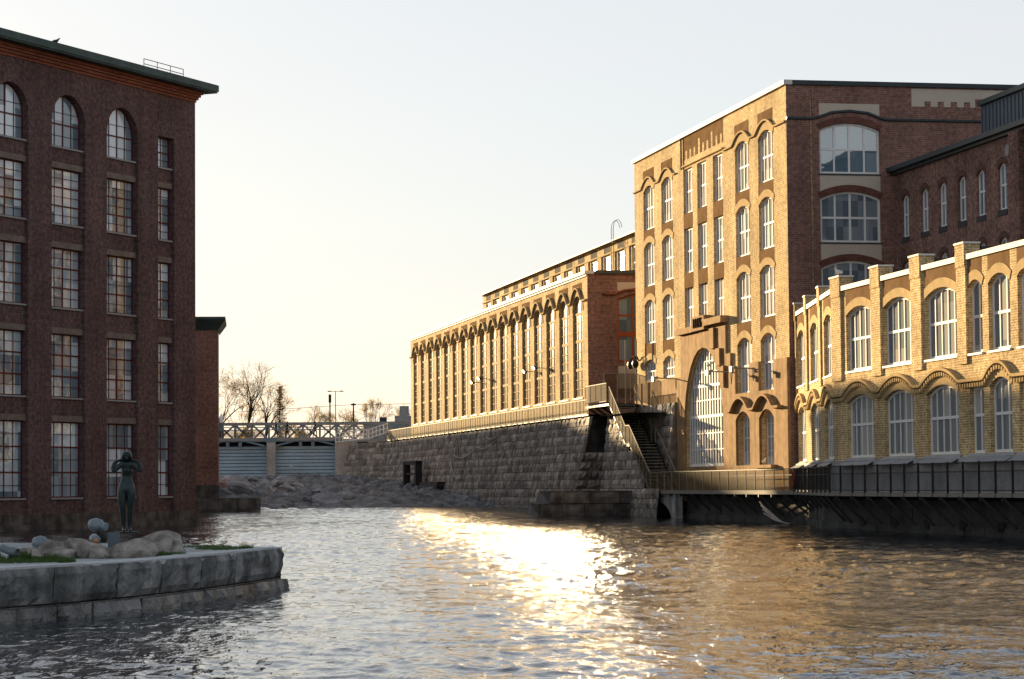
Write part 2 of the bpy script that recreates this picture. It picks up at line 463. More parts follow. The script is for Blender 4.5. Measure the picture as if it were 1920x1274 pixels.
def water_mat():
    m, n, l, b = newmat('river_water')
    b.inputs['Base Color'].default_value = (0.008, 0.014, 0.022, 1)
    b.inputs['Roughness'].default_value = 0.05; b.inputs['IOR'].default_value = 1.40
    tc = n.new('ShaderNodeTexCoord')
    hs = []
    for sx, sy, s, dist, d in ((1.5, 0.7, 1.6, 0.038, 3), (1.6, 0.7, 3.6, 0.026, 3), (1.2, 0.8, 9.0, 0.006, 2)):
        mp = n.new('ShaderNodeMapping'); mp.inputs['Scale'].default_value = (sx, sy, 1)
        mp.inputs['Rotation'].default_value = (0, 0, 0.2 * s)
        l.new(tc.outputs['Object'], mp.inputs[0])
        t = n.new('ShaderNodeTexNoise'); t.inputs['Scale'].default_value = s; t.inputs['Detail'].default_value = d; t.inputs['Distortion'].default_value = 0.6
        l.new(mp.outputs[0], t.inputs['Vector'])
        hs.append(math_node(n, l, 'MULTIPLY', t.outputs[0], dist))
    mp = n.new('ShaderNodeMapping'); mp.inputs['Scale'].default_value = (0.16, 0.07, 1)
    l.new(tc.outputs['Object'], mp.inputs[0])
    cf, _ = noise_fac(n, l, mp.outputs[0], 1.0, 4, 0.35, 1.5)          # calm and choppy lanes of the current
    h = math_node(n, l, 'MULTIPLY', math_node(n, l, 'ADD', math_node(n, l, 'ADD', hs[0], hs[1]), hs[2]), cf)
    bp = n.new('ShaderNodeBump'); bp.inputs['Distance'].default_value = 1.0; bp.inputs['Strength'].default_value = 1.0
    l.new(h, bp.inputs['Height']); l.new(bp.outputs[0], b.inputs['Normal'])
    return m
M['water'] = water_mat()
# ------------------------------------------------------------------ openings and windows
def outline(w, h, rise=0.0, kind='rect', x0=0.0, z0=0.0, n=14):
    """opening outline, CCW seen from outside; x centred on x0, sill at z0"""
    a = w / 2
    pts = [(-a, 0), (a, 0)]
    if kind == 'rect' or rise <= 0:
        pts += [(a, h), (-a, h)]
    else:
        sp = h - rise
        pts.append((a, sp))
        if kind == 'seg':
            r = (a * a + rise * rise) / (2 * rise); cz = h - r
            t0 = math.asin(min(1, a / r))
            for i in range(1, n):
                t = t0 - 2 * t0 * i / n
                pts.append((r * math.sin(t), cz + r * math.cos(t)))
        else:
            for i in range(1, n):
                t = PI * i / n
                pts.append((a * math.cos(t), sp + rise * math.sin(t)))
        pts.append((-a, sp))
    return [(x + x0, z + z0) for x, z in pts]

def inset(poly, t):
    n = len(poly); out = []
    for i in range(n):
        p, q, r = Vector(poly[i - 1]), Vector(poly[i]), Vector(poly[(i + 1) % n])
        d1 = (q - p).normalized(); d2 = (r - q).normalized()
        n1 = Vector((-d1.y, d1.x)); n2 = Vector((-d2.y, d2.x))
        b = n1 + n2
        k = t / max(0.3, (1 + n1.dot(n2)))
        out.append((q.x + b.x * k, q.y + b.y * k))
    return out

def top_at(poly, x):
    best = None; n = len(poly)
    for i in range(n):
        (x1, z1), (x2, z2) = poly[i], poly[(i + 1) % n]
        if (x1 - x) * (x2 - x) <= 0 and abs(x2 - x1) > 1e-6:
            z = z1 + (z2 - z1) * (x - x1) / (x2 - x1)
            best = z if best is None else max(best, z)
    return best
def half_at(poly, z):
    xs = []; n = len(poly)
    for i in range(n):
        (x1, z1), (x2, z2) = poly[i], poly[(i + 1) % n]
        if (z1 - z) * (z2 - z) <= 0 and abs(z2 - z1) > 1e-6:
            xs.append(x1 + (x2 - x1) * (z - z1) / (z2 - z1))
    return (min(xs), max(xs)) if xs else (0, 0)

def frame_mesh(name, poly, mat, t=0.10, dep=0.10, vb=(), hb=(), bd=0.06):
    """window frame: outer ring plus bars; front at y=0, goes back to y=dep"""
    b = MB()
    inn = inset(poly, t); n = len(poly)
    vs = [(x, 0, z) for x, z in poly] + [(x, 0, z) for x, z in inn] + [(x, dep, z) for x, z in inn]
    fs = []
    for i in range(n):
        j = (i + 1) % n
        fs.append((i, j, j + n, i + n)); fs.append((i + n, j + n, j + 2 * n, i + 2 * n))
    b.add(vs, fs)
    zb = min(z for x, z in inn)
    for x, tt in vb:
        zt = top_at(inn, x)
        if zt: b.box(x - tt / 2, x + tt / 2, 0.01, bd + 0.02, zb, zt)
    for z, tt in hb:
        xa, xb = half_at(inn, z)
        if xb > xa: b.box(xa, xb, 0.004, bd + 0.014, z - tt / 2, z + tt / 2)
    return b.mesh(name, mat)

def pane_mesh(poly, mat, y):
    b = MB(); b.prism(inset(poly, 0.02), y, y + 0.02, close=False)
    return b.mesh('pane', mat)

class Win:
    """one kind of window; place() adds a copy (frame > pane, sill, arch_band, spandrel_panel)"""
    def __init__(s, w, h, rise, kind, frame, glassm, vb, hb, t=0.10, rec=0.3, dep=0.08, sill=None, arch=None, spandrel=None, bd=0.06, name='window'):
        s.w, s.h, s.rise, s.kind, s.rec, s.name = w, h, rise, kind, rec, name
        p = outline(w, h, rise, kind)
        s.fm = frame_mesh('window_frame', p, frame, t, dep, vb, hb, bd)
        s.pm = pane_mesh(p, glassm, 0.05)
        s.sm = s.am = s.dm = None
        if sill: s.sm = MB().box(-w / 2 - 0.04, w / 2 + 0.04, -rec - sill[1], 0.02, -sill[0], 0.0).mesh('sill', sill[2])
        if arch:
            th, mat, proud = arch
            o = outline(w, h, rise, kind)[2:]
            r2 = []
            for i, (x, z) in enumerate(o):
                a = o[max(0, i - 1)]; c = o[min(len(o) - 1, i + 1)]
                dx, dz = c[0] - a[0], c[1] - a[1]; l = math.hypot(dx, dz)
                r2.append((x + dz / l * th, z - dx / l * th))
            q = MB()
            for i in range(len(o) - 1):
                q.prism([o[i], r2[i], r2[i + 1], o[i + 1]], -rec - proud, -rec + 0.02)
            s.am = q.mesh('arch_band', mat)
        if spandrel:
            z0, z1, mat, proud = spandrel
            if z0 > 0:                                     # over the arch: its lower edge follows the arch
                o = outline(w, h, rise, kind)[2:]
                s.dm = MB().prism([(-w / 2, z1)] + [(x, z) for x, z in reversed(o)] + [(w / 2, z1)], -rec - proud, -rec + 0.03).mesh('spandrel_panel', mat)
            else:
                s.dm = MB().box(-w / 2, w / 2, -rec - proud, -rec + 0.03, z0, z1).mesh('spandrel_panel', mat)
    def hole(s, x, z): return outline(s.w, s.h, s.rise, s.kind, x, z)
    def place(s, parent, x, z, y=0.0, rz=0.0, arch=True, spandrel=True, sill=True):
        """x,z in the facade frame of the parent; rz=pi/2 puts it on the end wall (x then runs along parent's y)"""
        pos = (x, y + s.rec, z) if rz == 0 else (-(y + s.rec), x, z)
        o = put(s.name, s.fm, None, parent, pos, rz)
        put('pane', s.pm, None, o)
        if s.sm and sill: put('sill', s.sm, None, o)
        if s.am and arch: put('arch_band', s.am, None, o)
        if s.dm and spandrel: put('spandrel_panel', s.dm, None, o)
        return o

def facade_root(name, o, u, label, cat, group=None):
    return empty(name, (o[0], o[1], 0), math.atan2(u[1], u[0]), label, cat, group)

def wave_path(x0, x1, zv, arcs, n=12):
    """moulding line at zv that rises in a segment over each (xc, half, rise)"""
    p = [(x0, zv)]
    for xc, a, rise in arcs:
        p.append((xc - a - 0.25, zv))
        for i in range(n + 1):
            t = -1 + 2 * i / n
            p.append((xc + a * t, zv + 0.06 + (rise - 0.06) * (1 - t * t)))
        p.append((xc + a + 0.25, zv))
    p.append((x1, zv))
    return p

def evenly(a, b, n): return [a + (b - a) * (i + 0.5) / n for i in range(n)]

U = (0.1896, -0.9819)                       # line of the river front on the right bank

# ================================================================== MAIN MILL (tall buff/red building, right of centre)
MO = (15.275, 142.0)
main = facade_root('brick_mill', MO, U, 'tallest mill with sunlit buff river front and huge arched grille at its foot', 'mill building')
L_M, T_M, D_M = 35.63, 24.2, 32.0
W1 = Win(2.95, 2.95, 0.40, 'seg', M['white'], M['glass_sun'], [(-0.72, 0.07), (0.0, 0.09), (0.72, 0.07)], [(1.45, 0.11)], 0.12, 0.14, arch=(0.42, M['brick_arch'], 0.03), spandrel=(-0.86, 0.0, M['render_brown'], 0.012))
W1b = Win(2.95, 3.25, 0.45, 'seg', M['white'], M['glass_sun'], [(-0.72, 0.07), (0.0, 0.09), (0.72, 0.07)], [(1.6, 0.11)], 0.12, 0.2, sill=(0.07, 0.03, M['white']), arch=(0.42, M['brick_arch'], 0.03))
W1c = Win(2.95, 1.4, 0.42, 'seg', M['white'], M['glass_sun'], [(-0.72, 0.07), (0.0, 0.09), (0.72, 0.07)], [(0.62, 0.07)], 0.12, 0.14, arch=(0.42, M['brick_arch'], 0.03))
W1d = Win(2.95, 3.15, 0.50, 'seg', M['white'], M['glass_sun'], [(-0.72, 0.07), (0.0, 0.09), (0.72, 0.07)], [(0.8, 0.04), (1.6, 0.10), (2.35, 0.04)], 0.12, 0.3)
W2 = Win(2.2, 2.85, 0, 'rect', M['white'], M['glass_sun'], [(-0.36, 0.07), (0.36, 0.07)], [(1.4, 0.11)], 0.12, 0.15, spandrel=(-0.95, 0.0, M['render_brown'], 0.012))
WA = Win(9.2, 7.35, 5.0, 'ell', M['white'], M['glass_low'], [(-4.6 + 9.2 * i / 15, 0.17) for i in range(1, 15)], [(1.05, 0.06), (2.05, 0.06), (3.1, 0.16), (4.1, 0.06), (5.0, 0.16), (5.85, 0.06), (6.5, 0.06)], 0.18, 0.2, 0.12, bd=0.1, name='arched_grille')
holes, place = [], []
def mw(W, x, z, **k): holes.append(W.hole(x, z)); place.append((W, x, z, k))
XA, XB, XC, XD = -31.63, -26.7, -8.95, -4.1
XM = (-21.35, -17.95, -14.25)
for x in (XA, XB, XC, XD):
    for z in (19.27, 15.45, 11.58):
        last = (z == 11.58)
        mw(W1, x, z)
for x in (XA, XB): mw(W1c, x, 9.1)
for x in (XC, XD):
    mw(W1b, x, 7.42); mw(W1d, x, 3.2)
for x in XM:
    for z in (19.3, 15.5, 11.98 if x > -20 else 11.92):
        mw(W2, x, z, spandrel=(z > 13))
mw(WA, -17.75, 3.22)
wall = MB().prism([(-L_M, 1.0), (0, 1.0), (0, T_M), (-L_M, T_M)], 0.0, 0.3, holes, 0.6, close=False)
wall.box(-L_M, 0, 1.4, 1.5, 1.0, T_M - 0.3)          # inner lining that keeps the rooms dark
wall.add([(-L_M, 0, 1), (-L_M, 0, T_M), (-L_M, D_M, T_M), (-L_M, D_M, 1), (0, D_M, 1), (0, D_M, T_M)], [(0, 1, 2, 3), (3, 2, 5, 4)])
wall.put('river_front_wall', M['brick_buff'], main)
for W, x, z, k in place: W.place(main, x, z, **k)
# end wall, its own frame: x along parent's y, outwards = +parent x
WE = Win(3.5, 2.85, 0.42, 'seg', M['white'], M['glass_end'], [(-0.87, 0.10), (0.0, 0.12), (0.87, 0.10)], [(1.38, 0.12)], 0.13, 0.14, sill=(0.08, 0.05, M['dark_metal']), arch=(0.36, brick('red_voussoir', (0.17, 0.055, 0.038), (0.12, 0.042, 0.03), (0.16, 0.1, 0.08), 0.086, 0.28), 0.03))
eh = [WE.hole(3.65, z) for z in (19.27, 15.45, 11.6)]
ew = MB().prism([(0, 1.0), (D_M, 1.0), (D_M, T_M), (0, T_M)], 0.0, 0.3, eh, 0.3, close=False)
put('end_wall', ew.mesh('end_wall', M['brick_red']), None, main, (0, 0, 0), PI / 2)
for z in (19.27, 15.45, 11.6): WE.place(main, 3.65, z, 0.0, PI / 2)
def on_end(mb, name, mat): return put(name, mb.mesh(name, mat), None, main, (0, 0, 0), PI / 2)
for z in (15.45, 11.6):
    on_end(MB().prism(outline(3.5, 0.98, 0, 'rect', 3.65, z + 2.98 - 0.12), -0.012, 0.02), 'spandrel_panel', M['render_beige'])
on_end(MB().prism([(1.9, 22.45), (3.0, 22.72), (4.3, 22.72), (5.4, 22.45), (5.4, 23.2), (1.9, 23.2)], -0.012, 0.02), 'spandrel_panel', M['render_beige'])
cren = [(7.3, 23.12)]
for i in range(4): cren += [(8.05 + i * 0.78, 23.12), (8.05 + i * 0.78, 23.42), (8.42 + i * 0.78, 23.42), (8.42 + i * 0.78, 23.12)]
cren += [(11.05, 23.12), (11.05, 23.6), (16, 23.6), (16, 24.12), (7.3, 24.12)]
on_end(MB().prism(cren, -0.012, 0.02), 'castellated_panel', M['render_beige'])
on_end(MB().sweep([(0.0, 22.33), (1.5, 22.33), (1.9, 22.42), (2.6, 22.68), (3.65, 22.78), (4.7, 22.68), (5.4, 22.42), (5.8, 22.33), (D_M, 22.33)], 0.0, 0.16, -0.10), 'string_course', M['dark_metal'])
# string course and hoods over the top row
MB().sweep(wave_path(-L_M, -24.2, 22.15, [(XA, 1.75, 0.62), (XB, 1.75, 0.62)]), 0, 0.13, -0.13).put('hood_moulding', M['brick_arch'], main)
MB().sweep([(-22.5, 22.32), (-12.9, 22.32)], 0, 0.13, -0.12).put('hood_moulding', M['brick_arch'], main)
MB().sweep(wave_path(-12.6, -0.02, 22.15, [(XC, 1.75, 0.62), (XD, 1.75, 0.62)]), 0, 0.13, -0.13).put('hood_moulding', M['brick_arch'], main)
for x in (XA, XB, XC, XD):
    MB().prism([(x - 1.47, 22.45), (x - 0.8, 22.76), (x + 0.8, 22.76), (x + 1.47, 22.45), (x + 1.47, 23.32), (x - 1.47, 23.32)], -0.014, 0.02).put('recessed_panel', M['render_brown'], main)
c2 = [(-22.4, 22.75)]
for i, (dx, dz) in enumerate([(0.5, .0), (0.5, .55), (0.5, 0), (0.5, .55), (0.5, 0), (0.5, .55), (.6, 0), (.5, .95), (.5, 0), (.5, .55), (.5, 0), (.5, .55), (.5, 0), (.5, .95), (.6, 0), (.5, .55), (.5, 0), (.5, .55), (.5, 0)]):
    x = c2[-1][0] + dx; c2 += [(c2[-1][0], 22.75 + dz), (x, 22.75 + dz)] if True else []
    c2[-1] = (min(x, -13.0), 22.75 + dz)
c2 += [(-13.0, 24.15), (-22.4, 24.15)]
cl = [c2[0]]
for p in c2[1:]:
    if abs(p[0] - cl[-1][0]) + abs(p[1] - cl[-1][1]) > 1e-4: cl.append(p)
MB().prism(cl, -0.014, 0.02).put('castellated_panel', M['render_brown'], main)
# coping and roof
cp = MB().box(-L_M - 0.15, 0.12, -0.16, 0.35, T_M, T_M + 0.26)
cp.put('coping', M['white_metal'], main)
on_end(MB().box(0.36, D_M + 0.1, -0.14, 0.4, T_M, T_M + 0.25), 'coping', M['dark_metal'])
MB().box(-L_M + 0.02, -0.42, 0.36, D_M, T_M - 0.5, T_M + 0.02).put('roof', M['roof_felt'], main)
MB().tube((-22.62, -0.08, 22.2), (-22.62, -0.08, T_M), 0.055, None, 6).put('rainwater_pipe', M['dark_metal'], main)
# stone cladding of the foot
hx = lambda W, x, z: W.hole(x, z)
st = [(-L_M - 0.02, 1.0), (0.02, 1.0), (0.02, 9.08), (XD + 1.475, 9.08), (XD + 1.475, 7.42), (XD - 1.475, 7.42), (XD - 1.475, 9.12), (XC + 1.475, 9.12), (XC + 1.475, 7.42),
      (XC - 1.475, 7.42), (XC - 1.475, 8.95), (-11.45, 8.95), (-11.45, 9.9), (-12.45, 9.9), (-12.45, 11.62), (-23.1, 11.62), (-23.1, 8.96), (-L_M - 0.02, 8.96)]
MB().prism(st, -0.16, 0.0, [WA.hole(-17.75, 3.22), W1d.hole(XC, 3.2), W1d.hole(XD, 3.2)], 0.0).put('stone_base', M['stone_brown'], main)
# block hood of the portal, stepped blocks, date stone
for (x0, x1, z0, z1, pr) in [(-23.3, -19.35, 11.6, 11.98, 0.42), (-19.3, -16.4, 11.62, 12.5, 0.42), (-16.35, -12.3, 11.8, 12.2, 0.5)]:
    MB().box(x0, x1, -pr, -0.02, z0, z1).put('stone_block', M['stone_brown'], main)
for (x0, x1, z0, z1) in [(-15.6, -14.6, 10.35, 11.6), (-14.2, -13.3, 9.25, 10.3), (-12.9, -12.46, 7.9, 9.2)]:
    MB().box(x0, x1, -0.32, -0.165, z0, z1).put('stone_block', M['stone_brown'], main)
tcv = bpy.data.curves.new('date', 'FONT'); tcv.body = '1165'; tcv.size = 0.85; tcv.extrude = 0.06; tcv.align_x = 'CENTER'; tcv.space_character = 1.25
to = bpy.data.objects.new('date', tcv); C.objects.link(to)
tme = bpy.data.meshes.new_from_object(to.evaluated_get(bpy.context.evaluated_depsgraph_get())); bpy.data.objects.remove(to)
tme.materials.clear(); tme.materials.append(M['carving'])
put('date_lettering', tme, None, main, (-17.9, -0.43, 11.8), rot=(PI / 2, 0, 0))
MB().sweep(wave_path(-11.4, -1.0, 6.38, [(XC, 1.8, 0.75), (XD, 1.8, 0.75)]), -0.16, 0.2, -0.45).put('hood_moulding', M['stone_brown'], main)
# floodlight arms above the ground floor windows, twin lamp at the north end
def flood_arm(x, z, ln, flip=1):
    b = MB().tube((0, 0, 0), (0, -ln, 0.05), 0.04).box(-0.2, 0.2, -ln - 0.1, -ln + 0.1, 0.0, 0.14)
    b.tube((0.0, -0.05, 0.0), (0.0, 0.0, -0.7), 0.02)
    f = b.put('floodlight_arm', M['steel_grey'], main, (x, -0.16, z)); 
    MB().box(-0.2, 0.2, -ln - 0.26, -ln - 0.11, -0.18, 0.12).put('lamp_head', M['floodlight'], f)
flood_arm(-11.2, 8.75, 1.25); flood_arm(-6.6, 8.75, 1.1); flood_arm(-24.3, 8.9, 1.3)
tw = MB()
for sgn in (-1, 1):
    pts = [(0, 0, 0), (0.25 * sgn, -0.25, 0.35), (0.6 * sgn, -0.4, 0.25), (0.7 * sgn, -0.45, -0.05)]
    for a, b in zip(pts, pts[1:]): tw.tube(a, b, 0.04)
    tw.lathe([(0.06, 0.15), (0.2, 0.05), (0.24, -0.15), (0.16, -0.38), (0.02, -0.42)], (0.7 * sgn, -0.45, -0.1), 10)
tw.put('twin_lantern', M['steel_black'], main, (-34.7, -0.02, 10.55))

# ================================================================== LOW WORKSHOP (two storeys, bends along the river)
S1O, S1E = (15.62, 141.45), (15.48, 124.2)
u1 = Vector((S1E[0] - S1O[0], S1E[1] - S1O[1])); LS1 = u1.length; u1.normalize()
u2 = Vector((0.175, -0.9846))
low = empty('brick_workshop', (S1E[0], S1E[1], 0), math.atan2(u2.y, u2.x), 'low two storey buff brick workshop with stepped parapet piers, bending along the walkway', 'workshop building')
bend = math.atan2(u1.y, u1.x) - math.atan2(u2.y, u2.x)
LL2 = 40.0
WU = Win(4.0, 3.0, 0.38, 'seg', M['white'], M['glass_low'], [(-1.2, 0.09), (-0.4, 0.09), (0.4, 0.09), (1.2, 0.09)], [(1.5, 0.12)], 0.12, 0.17, sill=(0.09, 0.08, M['white']), arch=(0.40, M['brick_arch'], 0.03), spandrel=(2.5, 3.86, M['render_brown'], 0.01))
WL = Win(4.0, 2.95, 0.38, 'seg', M['white'], M['glass_low'], [(-1.2, 0.09), (-0.4, 0.09), (0.4, 0.09), (1.2, 0.09)], [(1.55, 0.12)], 0.12, 0.17, arch=(0.36, M['brick_arch'], 0.03))
WUn = Win(1.6, 3.0, 0.3, 'seg', M['white'], M['glass_low'], [(0, 0.09)], [(1.5, 0.12)], 0.12, 0.17, sill=(0.09, 0.08, M['white']), arch=(0.40, M['brick_arch'], 0.03), spandrel=(2.6, 3.86, M['render_brown'], 0.01))
WLn = Win(1.6, 2.7, 0, 'rect', M['white'], M['glass_low'], [(0, 0.09)], [(1.55, 0.12)], 0.12, 0.17)
WUm = Win(2.4, 3.05, 0.38, 'seg', M['white'], M['glass_low'], [(-0.4, 0.09), (0.4, 0.09)], [(1.5, 0.12)], 0.12, 0.17, sill=(0.09, 0.08, M['white']), arch=(0.40, M['brick_arch'], 0.03), spandrel=(2.55, 3.86, M['render_brown'], 0.01))
WLm = Win(2.4, 3.0, 0.38, 'seg', M['white'], M['glass_low'], [(-0.4, 0.09), (0.4, 0.09)], [(1.55, 0.12)], 0.12, 0.17, arch=(0.36, M['brick_arch'], 0.03))
WUs = Win(3.75, 3.0, 0.38, 'seg', M['white'], M['glass_low'], [(-1.1, 0.09), (-0.37, 0.09), (0.37, 0.09), (1.1, 0.09)], [(1.5, 0.12)], 0.12, 0.17, sill=(0.09, 0.08, M['white']), arch=(0.40, M['brick_arch'], 0.03), spandrel=(2.5, 3.86, M['render_brown'], 0.01))
WLs = Win(3.75, 2.95, 0.38, 'seg', M['white'], M['glass_low'], [(-1.1, 0.09), (-0.37, 0.09), (0.37, 0.09), (1.1, 0.09)], [(1.55, 0.12)], 0.12, 0.17, arch=(0.36, M['brick_arch'], 0.03))
ZU, ZL = 7.4, 3.32
row2 = [(WU, WL, 4.07), (WU, WL, 9.65), (WU, WL, 15.35), (WUn, WLn, 19.5), (WUm, WLm, 22.2), (WUn, WLn, 25.0), (WU, WL, 29.2), (WU, WL, 35.0)]
row1 = [(WUs, WLs, -LS1 + x) for x in (2.25, 8.75, 15.05)]
def low_section(rows, x0, x1, rz, piers):
    sec = []
    hs = []
    for a, b, x in rows: hs += [a.hole(x, ZU), b.hole(x, ZL)]
    m = MB().prism([(x0, ZL - 0.12), (x1, ZL - 0.12), (x1, 11.28), (x0, 11.28)], 0, 0.3, hs, 0.42, close=False)
    m.box(x0, x1, 1.2, 1.3, 1.0, 11.0)
    wl = m.put('river_front_wall', M['brick_buff'], low, rz=rz)
    for a, b, x in rows:
        for W, z in ((a, ZU), (b, ZL)):
            o = W.place(low, x, z)
            if rz:
                o.location = Matrix.Rotation(rz, 4, 'Z') @ o.location; o.rotation_euler = (0, 0, rz)
    MB().box(x0 - 0.02, x1, -0.1, 0.36, 11.28, 11.5).put('coping', M['white_metal'], low, rz=rz)
    for (p, wd) in piers:
        q = MB().box(p - wd / 2, p + wd / 2, -0.14, 0.55, 11.02, 11.95).put('parapet_pier', M['brick_buff'], low, rz=rz)
        MB().box(p - wd / 2 - 0.04, p + wd / 2 + 0.04, -0.18, 0.58, 11.95, 12.03).put('pier_cap', M['white_metal'], q)
        MB().box(p - wd / 2, p + wd / 2, -0.1, -0.002, ZU - 0.4, 11.02).put('pilaster', M['brick_buff'], low, rz=rz)
    arcs = [(x, b.w / 2 + 0.25, 0.62) for a, b, x in rows if b.kind == 'seg']
    wp = wave_path(x0, x1, 6.28, arcs)
    MB().sweep(wp, 0, 0.17, -0.2).put('hood_moulding', M['brick_arch'], low, rz=rz)
    dn = MB(); acc = 0
    for (xa, za), (xb, zb) in zip(wp, wp[1:]):
        l = math.hypot(xb - xa, zb - za); k = acc
        while k < l:
            t = k / l; x = xa + (xb - xa) * t; z = za + (zb - za) * t
            dn.box(x - 0.07, x + 0.07, -0.17, -0.002, z - 0.27, z - 0.11); k += 0.29
        acc = k - l
    dn.put('dentil_band', M['brick_arch'], low, rz=rz)['kind'] = 'stuff'
    MB().box(x0, x1, -0.16, 0.35, 0.6, ZL - 0.12).put('plinth', M['concrete'], low, rz=rz)
    fl = MB()
    for a, b, x in rows: fl.add([(x - b.w / 2 - .3, -0.17, ZL - 0.2), (x + b.w / 2 + .3, -0.17, ZL - 0.2), (x + b.w / 2 + .3, 0.0, ZL - 0.02), (x - b.w / 2 - .3, 0.0, ZL - 0.02), (x - b.w / 2 - .3, -0.48, ZL - 0.36), (x + b.w / 2 + .3, -0.48, ZL - 0.36)], [(4, 5, 1, 0), (0, 1, 2, 3)])
    fl.put('sloping_sill_flashing', M['sill'], low, rz=rz)
low_section(row2, 0.0, LL2, 0.0, [(0.75, 1.5), (6.8, 1.35), (12.4, 1.35), (18.1, 1.1), (26.9, 1.2), (32.0, 1.3)])
low_section(row1, -LS1, -0.02, bend, [(-LS1 + 0.15, 0.3), (-LS1 + 5.5, 1.0), (-LS1 + 11.9, 1.0)])
MB().add([(0, 0.4, 11.1), (LL2, 0.4, 11.1), (LL2, 14, 11.1), (0, 10, 11.1), (-LS1 * math.cos(bend) - 0.5 * math.sin(bend) * -1, -LS1 * math.sin(bend) + 0.5, 11.1)], [(0, 1, 2, 3), (0, 3, 4)]).put('roof', M['roof_felt'], low)
for x in (6.8, 12.4, 18.1): MB().box(x - .55, x + .55, .62, 2.6, 11.15, 11.85).put('roof_vent', M['roof_felt'], low)

# ================================================================== REAR RED MILL with metal attic
RO = (MO[0] + 0.9819 * 6.2, MO[1] + 0.1896 * 6.2)
rear = facade_root('red_brick_mill', RO, U, 'weathered red brick mill with narrow white windows and metal attic behind the low workshop', 'mill building')
WR = Win(1.15, 2.35, 0.28, 'seg', M['white'], M['glass_dark'], [(0.0, 0.10)], [(1.25, 0.10)], 0.11, 0.12, sill=(0.28, 0.04, M['roof_felt']), arch=(0.3, brick('old_voussoir', (0.17, 0.07, 0.05), (0.11, 0.055, 0.045), (0.13, 0.1, 0.08), 0.086, 0.28), 0.012))
rh = []; rp = []
for x in (1.8, 4.85, 7.6, 10.45, 13.1, 16.0, 20.2, 23, 26):
    for z in (15.6, 11.9): rh.append(WR.hole(x, z)); rp.append((x, z))
MB().prism([(0, 8), (30, 8), (30, 19.35), (0, 19.35)], 0, 0.3, rh, 0.4, close=False).box(0, 30, 1.2, 1.3, 8, 19).put('wall', M['brick_rear'], rear)
for x, z in rp: WR.place(rear, x, z)
MB().box(17.75, 19.0, -0.35, -0.002, 8, 19.2).put('pilaster', M['brick_rear'], rear)
MB().box(0.0, 30, -0.45, 0.3, 19.36, 19.62).box(0, 30, -0.2, 0.3, 19.2, 19.36).put('eave', M['dark_metal'], rear)
MB().add([(0, 0.2, 19.6), (30, 0.2, 19.6), (30, 16, 20.6), (0, 16, 20.6)], [(0, 1, 2, 3)]).put('roof', M['dark_metal'], rear)
at = MB().box(9.5, 17.7, 1.5, 9, 19.62, 21.75)
for i in range(17): at.box(9.6 + i * 0.5, 9.66 + i * 0.5, 1.45, 1.5, 19.7, 21.65)
at.put('attic_cladding', M['attic'], rear)
MB().box(9.4, 17.75, 1.3, 9.2, 21.75, 22.0).put('attic_coping', M['dark_metal'], rear)
MB().box(17.75, 29, 1.0, 9, 19.62, 21.3).put('attic_cladding', M['attic'], rear)
MB().lathe([(0.3, 0), (0.3, 0.08)], (0, 0, 0), 14, Matrix.Rotation(PI / 2, 4, 'X')).put('round_plate', M['sill'], rear, (16.9, -0.01, 18.45))

# ================================================================== POWER HOUSE (long hall with 17 tall arched windows)
DO = (5.416, 184.0)
ph = facade_root('power_house', DO, U, 'long sunlit brick hall with a row of tall arched windows above the granite embankment', 'power house')
L_P, T_P = 83.8, 17.2
WP = Win(3.2, 7.4, 1.15, 'ell', M['cream'], M['glass_mid'], [(-0.55, 0.06), (0.55, 0.06)], [(0.66, .05), (1.32, .05), (2.05, 0.2), (2.72, .05), (3.36, .05), (4.12, 0.22), (4.8, .05), (5.45, .05), (6.12, 0.16)], 0.12, 0.12, 0.1, sill=(0.1, 0.06, M['white']), arch=(0.42, M['brick_arch'], 0.04))
ph_x = [-3.4 - 4.81 * i for i in range(17)]
MB().prism([(-L_P, 6.5), (0, 6.5), (0, T_P), (-L_P, T_P)], 0, 0.3, [WP.hole(x, 8.43) for x in ph_x], 0.6, close=False).box(-L_P, -0.02, 1.5, 1.6, 6.5, 17).add(
    [(-L_P, 0, 6.5), (-L_P, 0, T_P), (-L_P, 22, T_P), (-L_P, 22, 6.5)], [(0, 1, 2, 3)]).put('river_front_wall', M['brick_buff'], ph)
for x in ph_x: WP.place(ph, x, 8.43)
MB().sweep(wave_path(-L_P, -0.15, 15.35, [(x, 1.72, 1.02) for x in reversed(ph_x)]), 0, 0.15, -0.2).put('hood_moulding', M['brick_arch'], ph)
for x in ph_x: MB().prism([(x - 1.6, 15.62), (x - 0.9, 16.32), (x, 16.5), (x + 0.9, 16.32), (x + 1.6, 15.62), (x + 1.6, 16.72), (x - 1.6, 16.72)], -0.014, 0.02).put('recessed_panel', M['render_brown'], ph)
MB().box(-L_P - 0.1, 0.08, -0.22, 0.5, T_P, T_P + 0.22).box(-L_P, 0, -0.1, 0.3, T_P - 0.14, T_P).put('cornice', M['white_metal'], ph)
MB().add([(-L_P, 0.5, T_P + 0.1), (0, 0.5, T_P + 0.1), (0, 6.5, T_P + 0.5), (-L_P, 6.5, T_P + 0.5)], [(0, 1, 2, 3)]).put('roof', M['roof_felt'], ph)
WPE = Win(4.6, 5.0, 0.5, 'seg', M['rust_frame'], M['glass_end'], [(-1.15, 0.16), (0, 0.3), (1.15, 0.16)], [(2.0, 0.35), (3.35, 0.14)], 0.14, 0.2)
peh = [WPE.hole(4.5, 10.9)]
def on_pe(mb, name, mat): return put(name, mb.mesh(name, mat), None, ph, (0, 0, 0), PI / 2)
on_pe(MB().prism([(0.0, 6.5), (22, 6.5), (22, T_P), (0.0, T_P)], 0, 0.3, peh, 0.3, close=False), 'end_wall', M['brick_red'])
WPE.place(ph, 4.5, 10.9, 0, PI / 2)
